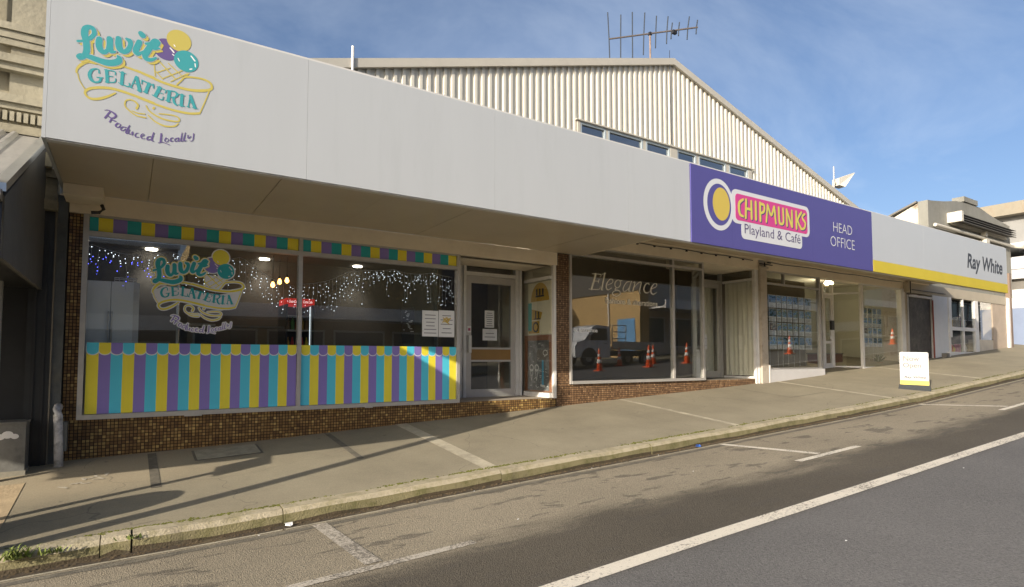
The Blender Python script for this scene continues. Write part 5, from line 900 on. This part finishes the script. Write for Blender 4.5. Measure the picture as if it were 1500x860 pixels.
b = MB(); b.tube([(23.1,8.78,4.62),(30.3,8.78,4.62),(30.5,8.6,4.58),(31.0,8.4,4.55)], .06, 8); b.build('service_pipe', M_cr, pb); bar(pb, 'pipe_bracket', M_cr, (27.2,27.5,8.66,8.899,4.42,4.56), (27.25,27.45,8.7,8.86,4.69,4.86))
b = MB(); b.box(29.12,29.3,8.6,8.75,.3,3.4); tag(b.build('brown_post', mat('brown_post', (.2,.14,.1), .6), at=(29.2,8.68,.3)), 'plain brown post at the far corner of the gift shop', 'post')
nb = thing('end_building', 'pale building with a wall tinted blue for shade and its own verandah past the agency sign', 'building', (34, 9, .4))
M_cband = mat('stained_concrete', (.28,.25,.19), .9, .15, 2, .3, 10, dirt=(.2,.13,.08), dscale=2, damt=.5)
bar(nb, 'concrete_band', M_cband, (31,44,6.3,20,6.1,6.62)); bar(nb, 'upper_recess', mat('grey_recess', (.25,.25,.24), .8, .1, 2), (31.5,44,6.9,20,4.85,6.1)); bar(nb, 'ledge', M_wpaint, (30.9,44,6.2,20,4.7,4.85)); bar(nb, 'verandah_fascia', mat('pale_grey_fascia', (.5,.51,.52), .6, .05, 2), (30.95,44,6.0,20,3.35,4.27), (30.9,44,5.95,20,3.75,3.8)); bar(nb, 'shadow_gap', M_alud, (31.2,44,6.3,20,2.9,3.35)); bar(nb, 'white_wall', mat('white_wall_paint', (.74,.72,.68), .7, .04, 2), (31,44,7.2,20,2.13,2.9)); bar(nb, 'blue_wall', mat('shade_blue_paint', (.2,.25,.36), .7, .08, 2), (30.99,44,7.19,20,-.2,2.13))  # blue lower wall and dark gap are shade put into the colour
bar(nb, 'window_slot', M_black, (30.93,31.0,8.3,8.75,4.42,4.6))

# ================================================================== ACROSS THE STREET (seen only in the shop glass, and shading nothing here)
def facade(name, label, x0, x1, h, col, yb=-10.2, awn=True, cat='building'):
    t = thing(name, label, cat, ((x0+x1)/2, yb, zr((x0+x1)/2, FARK))); z0 = zr((x0+x1)/2, FARK); m = mat(name + '_wall', col, .8, .08, 1.5, .2, 12, dirt=tuple(c*.6 for c in col), dscale=1.2, damt=.4)
    w = x1-x0; n = max(2, int(w/2.6)); s = w/n
    bar(t, 'wall', m, (x0,x1,yb-5,yb-.02,z0-1.5,z0+h)); bar(t, 'parapet_cap', M_wpaint, (x0-.05,x1+.05,yb-.3,yb+.06,z0+h,z0+h+.16))
    for i in range(n):
        a = x0 + i*s; f = bar(t, 'window', M_wpaint, (a+.2,a+.28,yb-.02,yb+.03,z0+.6,z0+2.6), (a+s-.28,a+s-.2,yb-.02,yb+.03,z0+.6,z0+2.6), (a+.28,a+s-.28,yb-.02,yb+.03,z0+2.5,z0+2.6), (a+.28,a+s-.28,yb-.02,yb+.03,z0+.6,z0+.7)); bar(f, 'pane', mat('far_glass', (.05,.06,.07), .1), (a+.28,a+s-.28,yb-.015,yb,z0+.7,z0+2.5))
    if awn: bar(t, 'awning', M_wpaint, (x0,x1,yb+.06,yb+2.4,z0+3.0,z0+3.1), (x0,x1,yb+2.36,yb+2.44,z0+2.95,z0+3.5))
    return t
tb = thing('tan_building', 'tall tan side wall with a dark upper storey mirrored in the dress shop window', 'building', (30, -14, -.2))
bar(tb, 'side_wall', mat('tan_render', (.5,.34,.15), .8, .12, 1.2, .2, 10, dirt=(.25,.17,.08), dscale=.6, damt=.8), (27.0,27.79,-20,-9.2,-1.5,4.4)); bar(tb, 'upper_storey', mat('dark_cladding', (.07,.065,.06), .7, .15, 1), (26.9,27.79,-20,-9.0,4.4,9.5)); bar(tb, 'downpipe', M_wpaint, (26.9,27.0,-12.1,-12,-1,4.4)); bar(tb, 'mural_panel', mat('blue_mural', (.12,.3,.55), .7, .3, 1.5), (26.96,27.0,-11.2,-9.6,.4,2.6))
b = MB(); b.grid(frange(13.6,27,.8), [-30,-20,-12,FARK-2.8], lambda x, y: zr(x, FARK)+.2); b.build('vacant_lot', M_foot, kind='structure'); b = MB(); b.box(13.6,26.9,-20.5,-20,-1.5,8); tag(b.build('backdrop_wall', mat('backdrop_grey', (.16,.15,.14), .9, .2, 1), at=(20,-20,-1)), 'grey backdrop wall added behind the vacant lot to keep sky out of the shop glass', 'wall')  # wall added so the shop glass mirrors grey instead of bright sky
facade('backdrop_row', 'long dark backdrop terrace added across the street to keep sky out of the far glass', 64.4, 130, 9.5, (.06,.055,.05)); facade('white_awning_shop', 'shop with a deep white awning across the street mirrored in the shop glass', 27.8, 36, 7.4, (.6,.54,.45))  # dark row added to keep sky reflections off the far shop glass
bl = facade('blue_shop', 'blue fronted shop across the street mirrored beyond the white awning', 36.3, 46, 7.4, (.25,.42,.65)); facade('ochre_shop', 'low ochre shop across the street opposite the gelateria', 2, 13.6, 6.2, (.45,.33,.15)); facade('grey_hall', 'long grey hall across the street at the low end', -16, 1.6, 6.4, (.25,.25,.25)); facade('cream_terrace', 'cream terrace across the street at the high end', 46.4, 64, 7.5, (.5,.45,.36))
# traffic cones
def cone(x, y):
    z = zr(x, y)+.005; t = thing('traffic_cone', 'orange traffic cone with white bands standing in the street opposite the shops', 'cone', (x, y, z), 'traffic cones across the street')
    M_or = mat('cone_orange', (.85,.11,.015), .5); bar(t, 'base', mat('cone_base', (.75,.1,.02), .6), (x-.19,x+.19,y-.19,y+.19,z,z+.04))
    b = MB(); b.lathe((x,y,z+.04), [(.15,0),(.03,.9),(.025,.92)], 18); b.build('body', M_or, t, smooth=True)
    for za_, zb2 in ((.3,.46),(.58,.7)):
        b = MB(); f = lambda q: .151-(.12*q/.9)+.002; b.lathe((x,y,z+.04), [(f(za_),za_),(f(zb2),zb2)], 18); b.build('reflective_band', mat('cone_band', (.8,.8,.78), .4), t, smooth=True)
    return t
c0 = cone(16.9, -1.67)
c0['label'] = 'orange traffic cone beside the cab of the flat-deck truck across the street'
for x, y, lb_ in ((21.46,-5.26,'orange traffic cone against the deck side of the flat-deck truck'),(18.8,-.62,'orange traffic cone on the road crown abreast of the truck deck'),(22.1,-3.5,'orange traffic cone behind another cone near the truck tail'),(21.2,-.6,'orange traffic cone on the road crown abreast of the truck tail'),(28.6,-.2,'orange traffic cone on the road crown opposite the white awning shop'),(34.2,-1.2,'orange traffic cone uphill of the white awning shop, set off the crown'),(39.2,0,'orange traffic cone farthest uphill, opposite the blue shop')):
    z = zr(x, y)+.005; clone(c0, (x, y, z), lb_)
# flat-deck truck parked opposite
tk = thing('flatbed_truck', 'white flat-deck truck with a ladder frame parked across the street', 'truck', (22.60, -6.2, zr(22.60,-6.2))); zt_ = zr(22.60, -6.2); M_tw = mat('truck_white', (.7,.71,.72), .3, .02, 3, coat=.5)
b = MB(); b.prism([(18.60,zt_+.4),(20.90,zt_+.4),(20.95,zt_+1.2),(20.85,zt_+2.02),(20.0,zt_+2.08),(19.75,zt_+1.98),(19.2,zt_+1.32),(18.72,zt_+1.18),(18.58,zt_+.9)], -7.05, -5.35); b.build('cab', M_tw, tk); wb = MB(); wb.prism([(19.5,zt_+1.3),(20.7,zt_+1.3),(20.66,zt_+1.9),(19.95,zt_+1.92)], -5.362, -5.33); wb.build('side_window', M_black, tk); wb = MB(); wb.prism([(19.5+.5*math.cos(math.pi*q/12), zt_+.41+.5*math.sin(math.pi*q/12)) for q in range(13)], -5.36, -5.335); wb.build('wheel_arch', M_black, tk); bar(tk, 'mirror', M_black, (19.42,19.55,-5.33,-5.15,zt_+1.3,zt_+1.55)); bar(tk, 'door_seam', M_alud, (20.05,20.06,-5.349,-5.34,zt_+.5,zt_+1.28)); bar(tk, 'door_handle', M_black, (20.50,20.65,-5.349,-5.325,zt_+1.1,zt_+1.14))
bar(tk, 'deck', M_alu, (21.05,25.00,-7.1,-5.3,zt_+.85,zt_+.97), (21.05,25.00,-5.34,-5.3,zt_+.97,zt_+1.25), (24.96,25.00,-7.1,-5.34,zt_+.97,zt_+1.25)); bar(tk, 'chassis', M_black, (18.80,24.80,-6.6,-5.8,zt_+.5,zt_+.8))
b = MB()
for x in (21.10, 22.10): b.tube([(x,-5.4,zt_+.97),(x,-5.4,zt_+2.1)], .03, 6); b.tube([(x,-7.0,zt_+.97),(x,-7.0,zt_+2.1)], .03, 6)
for z in (1.4,1.75,2.1): b.tube([(21.10,-5.4,zt_+z),(22.10,-5.4,zt_+z)], .025, 6)
b.build('ladder_frame', M_alu, tk)
for x in (19.50, 23.60):
    for y in (-5.5, -6.9):
        b = MB(); b.cur = 0; n = 18; yy = (y-.11, y+.11); zc = zt_+.38
        for k in range(n):
            t0, t1 = 2*math.pi*k/n, 2*math.pi*(k+1)/n; c_ = lambda t, r_, y_: (x+r_*math.cos(t), y_, zc+r_*math.sin(t))
            b.quad(c_(t0,.38,yy[0]),c_(t1,.38,yy[0]),c_(t1,.38,yy[1]),c_(t0,.38,yy[1]))
            for y_ in yy: b.quad(c_(t0,.38,y_),c_(t1,.38,y_),c_(t1,.22,y_),c_(t0,.22,y_))
        w = b.build('wheel', mat('tyre', (.02,.02,.02), .8), tk); b = MB(); b.prism([(x+.22*math.cos(2*math.pi*k/14), zc+.22*math.sin(2*math.pi*k/14)) for k in range(14)], y-.08, y+.08); b.build('rim', M_alu, w)

# ================================================================== THINGS ON THE PAVEMENT AND ROAD
uc = thing('service_cover', 'flat rectangular concrete service cover let into the pavement by the striped window', 'cover', (1.08, 8.28, zf(1.08,8.28))); b = MB(); X0, X1, Y0, Y1 = .73, 1.44, 8.05, 8.5
b.hexa([(X0,Y0,zf(X0,Y0)-.05),(X1,Y0,zf(X1,Y0)-.05),(X1,Y1,zf(X1,Y1)-.05),(X0,Y1,zf(X0,Y1)-.05),(X0,Y0,zf(X0,Y0)+.014),(X1,Y0,zf(X1,Y0)+.014),(X1,Y1,zf(X1,Y1)+.014),(X0,Y1,zf(X0,Y1)+.014)]); b.build('lid', mat('cover_concrete', (.3,.28,.21), .9, .2, 8, .4, 45, dirt=(.18,.16,.11), dscale=5, damt=.6), uc)
b = MB()
for a, c, d, e in ((X0-.03,X1+.03,Y0-.03,Y0),(X0-.03,X1+.03,Y1,Y1+.03),(X0-.03,X0,Y0,Y1),(X1,X1+.03,Y0,Y1)): b.quad(*[(x,y,zf(x,y)+.006) for x, y in ((a,d),(c,d),(c,e),(a,e))])
b.build('rim', M_patch, uc)
# pavement sign
sx_, sy_ = 15.06, 6.25; zs_ = zf(sx_, sy_); af = thing('pavement_sign', 'white pavement sign with grey lettering and a yellow foot stripe at the kerb', 'sign', (sx_, sy_, zs_))
U = Vector((.325,-.946,0)); Nn = Vector((-.946,-.325,0)); lean = .05
def sp(u, h, d): return (sx_+U.x*u+Nn.x*(d-lean*h), sy_+U.y*u+Nn.y*(d-lean*h), zs_+.0+h+u*-.03)
def slab(b, u0, u1, h0, h1, d0, d1): b.hexa([sp(u0,h0,d1),sp(u1,h0,d1),sp(u1,h0,d0),sp(u0,h0,d0),sp(u0,h1,d1),sp(u1,h1,d1),sp(u1,h1,d0),sp(u0,h1,d0)])
b = MB(); b.hexa([sp(-.31,-.02,.15),sp(.31,-.02,.15),sp(.31,-.02,-.17),sp(-.31,-.02,-.17),sp(-.29,.1,.06),sp(.29,.1,.06),sp(.29,.1,-.08),sp(-.29,.1,-.08)]); b.build('base', mat('recycled_rubber', (.035,.04,.04), .8, .2, 20), af)
b = MB(); n0 = 7; pts = []
for cu_, ch, a0 in ((.275-.03,.09,None),(.275-.03,.82,0),(-.275+.03,.82,90),(-.275+.03,.09,None)):
    if a0 is None: pts.append((.275*(1 if cu_>0 else -1), ch))
    else: pts += [(cu_+.03*math.cos(math.radians(a0+90*k/5)), ch+.03*math.sin(math.radians(a0+90*k/5))) for k in range(6)]
i0 = len(b.v); b.v += [sp(u,h,.012) for u, h in pts] + [sp(u,h,-.012) for u, h in pts]; n_ = len(pts); b.f += [tuple(range(n_)), tuple(range(2*n_-1,n_-1,-1))] + [(k,k+n_,(k+1)%n_+n_,(k+1)%n_) for k in range(n_)]; b.mi += [0]*(n_+2)
b.build('panel', mat('sign_board_white', (.36,.36,.35), .4), af); b = MB(); slab(b, -.273, .273, .1, .2, .0125, .0165); b.build('yellow_stripe', MATS['stripe_yellow'], af)
def signtext(body, name, m, u0, u1, h0, h1, shear=0, bold=0):
    c = bpy.data.curves.new(name, 'FONT'); c.body = body; c.shear = shear; c.offset = bold; t = bpy.data.objects.new(name + '_source', c); COL.objects.link(t)
    me = bpy.data.meshes.new_from_object(t.evaluated_get(bpy.context.evaluated_depsgraph_get())); bpy.data.objects.remove(t, do_unlink=True)
    xs = [v.co.x for v in me.vertices]; ys = [v.co.y for v in me.vertices]; ax, bx_, ay, by = min(xs), max(xs), min(ys), max(ys)
    for v in me.vertices: v.co = Vector(sp(u0+(v.co.x-ax)/(bx_-ax)*(u1-u0), h0+(v.co.y-ay)/(by-ay)*(h1-h0), .0145)) - Vector((sx_, sy_, zs_))
    me.materials.append(m); o = bpy.data.objects.new(name, me); COL.objects.link(o); o.parent = af
M_gl = mat('grey_lettering', (.13,.13,.13), .6)
signtext('Now', 'lettering', M_gl, -.2, .1, .64, .76, 0, .006); signtext('Open', 'lettering', M_gl, -.21, .13, .46, .6, 0, .006); signtext('Ray White', 'small_lettering', M_char, -.19, .22, .235, .3, .2, .02)
# litter
def crumple(name, label, m, c, s, seed):
    s *= .7; r = random.Random(seed); b = MB(); P = [(c[0]+r.uniform(-s,s), c[1]+r.uniform(-s*.6,s*.6), c[2]+r.uniform(0,s*.8)) for _ in range(14)]
    for k in range(12): b.quad(P[k], P[k+1], P[(k*5+3) % 14])
    tag(b.build(name, m, at=c), label, 'litter')
crumple('crumpled_wrapper', 'crumpled blue wrapper lying in the gutter', mat('blue_plastic', (.05,.16,.55), .4), (6.93,5.7,zr(6.93,5.7)+.012), .07, 3); crumple('paper_scrap', 'torn white paper scrap in the gutter by the kerb joint', M_paper, (1.28,5.73,zr(1.28,5.73)+.012), .06, 5)
r = random.Random(14); b = MB()
for x, y in ((2.9,4.35),(5.5,4.6),(4.2,2.2),(7.3,2.6),(3.2,5.66),(4.9,5.68),(6.1,5.69),(1.0,5.6)):
    s = .01; b.quad((x-s,y,zr(x,y)+.008),(x+s*.6,y-s*.5,zr(x,y)+.01),(x+s,y+s,zr(x,y)+.012),(x-s*.4,y+s*.7,zr(x,y)+.009))
b.build('litter', M_paper, kind='stuff')
# weeds on the kerb
def tuft(label, cx, cy, n, hgt, seed):
    r = random.Random(seed); b = MB(); z = gw(cx)-.27
    for k in range(n):
        a = r.uniform(0,6.28); L_ = hgt*r.uniform(.5,1.2); e = r.uniform(.25,1.2); bx_, by = cx+r.gauss(0,.05), cy+r.gauss(0,.02); dx, dy, dz = math.cos(a)*math.cos(e)*L_, math.sin(a)*math.cos(e)*L_, math.sin(e)*L_; w = .006; px, py = -math.sin(a)*w, math.cos(a)*w
        b.quad((bx_-px,by-py,z-.03),(bx_+px,by+py,z-.03),(bx_+dx*.6+px*.8,by+dy*.6+py*.8,z-.03+dz*.75),(bx_+dx*.6-px*.8,by+dy*.6-py*.8,z-.03+dz*.75)); b.quad((bx_+dx*.6-px*.8,by+dy*.6-py*.8,z-.03+dz*.75),(bx_+dx*.6+px*.8,by+dy*.6+py*.8,z-.03+dz*.75),(bx_+dx,by+dy,z-.03+dz*.85))
    tag(b.build('weed_tuft', mat('weed_green', (.16,.2,.04), .8, .4, 12), at=(cx,cy,z)), label, 'weed')
tuft('large tuft of green weeds growing over the low end of the kerb', -.66, 5.8, 90, .12, 2); tuft('smaller tuft of green weeds growing in the wide kerb crack', .06, 5.83, 26, .05, 4); tuft('straggly tuft of green weeds on the kerb face near the large tuft', -.45, 5.79, 40, .06, 7)
# street furniture just beyond the low end whose long shadows cross the pavement
sp_ = thing('sign_pole', 'tall grey steel pole standing at the kerb by the old verandah', 'pole', (-1.03, 5.9, zf(-1.03,5.95))); b = MB(); b.tube([(-1.03,5.9,-1.6),(-1.03,5.9,2.45)], .075, 10); b.build('shaft', M_alud, sp_); b = MB(); b.tube([(-1.03,5.9,-1.5),(-1.03,5.9,-1.35)], .1, 10); b.build('base_collar', M_alud, sp_)
lb = thing('litter_bin', 'round-topped steel litter bin standing on the pavement by the old verandah', 'bin', (-1.65,6.12,zf(-1.65,6.12))); b = MB(); b.lathe((-1.65,6.12,zf(-1.65,6.12)-.03), [(.23,0),(.25,.1),(.25,.72),(.24,.82),(.19,.92),(.1,.98),(.02,1.0)], 20); b.build('bin_body', mat('bin_green', (.03,.07,.05), .5), lb, smooth=True); b = MB(); b.lathe((-1.65,6.12,zf(-1.65,6.12)+.7), [(.255,0),(.255,.04)], 20); b.build('bin_band', M_alu, lb)
ps_ = thing('parking_sign', 'short parking sign on a steel post beside the old verandah', 'sign', (-1.35,6.63,zf(-1.35,6.63))); b = MB(); b.tube([(-1.35,6.63,-1.6),(-1.35,6.63,-.15)], .045, 8); b.build('post', M_alud, ps_); b = MB(); b.wallbox((-1.43,6.45),(-1.25,6.86),-.42,-.12,.02); b.build('sign_plate', M_alu, ps_)
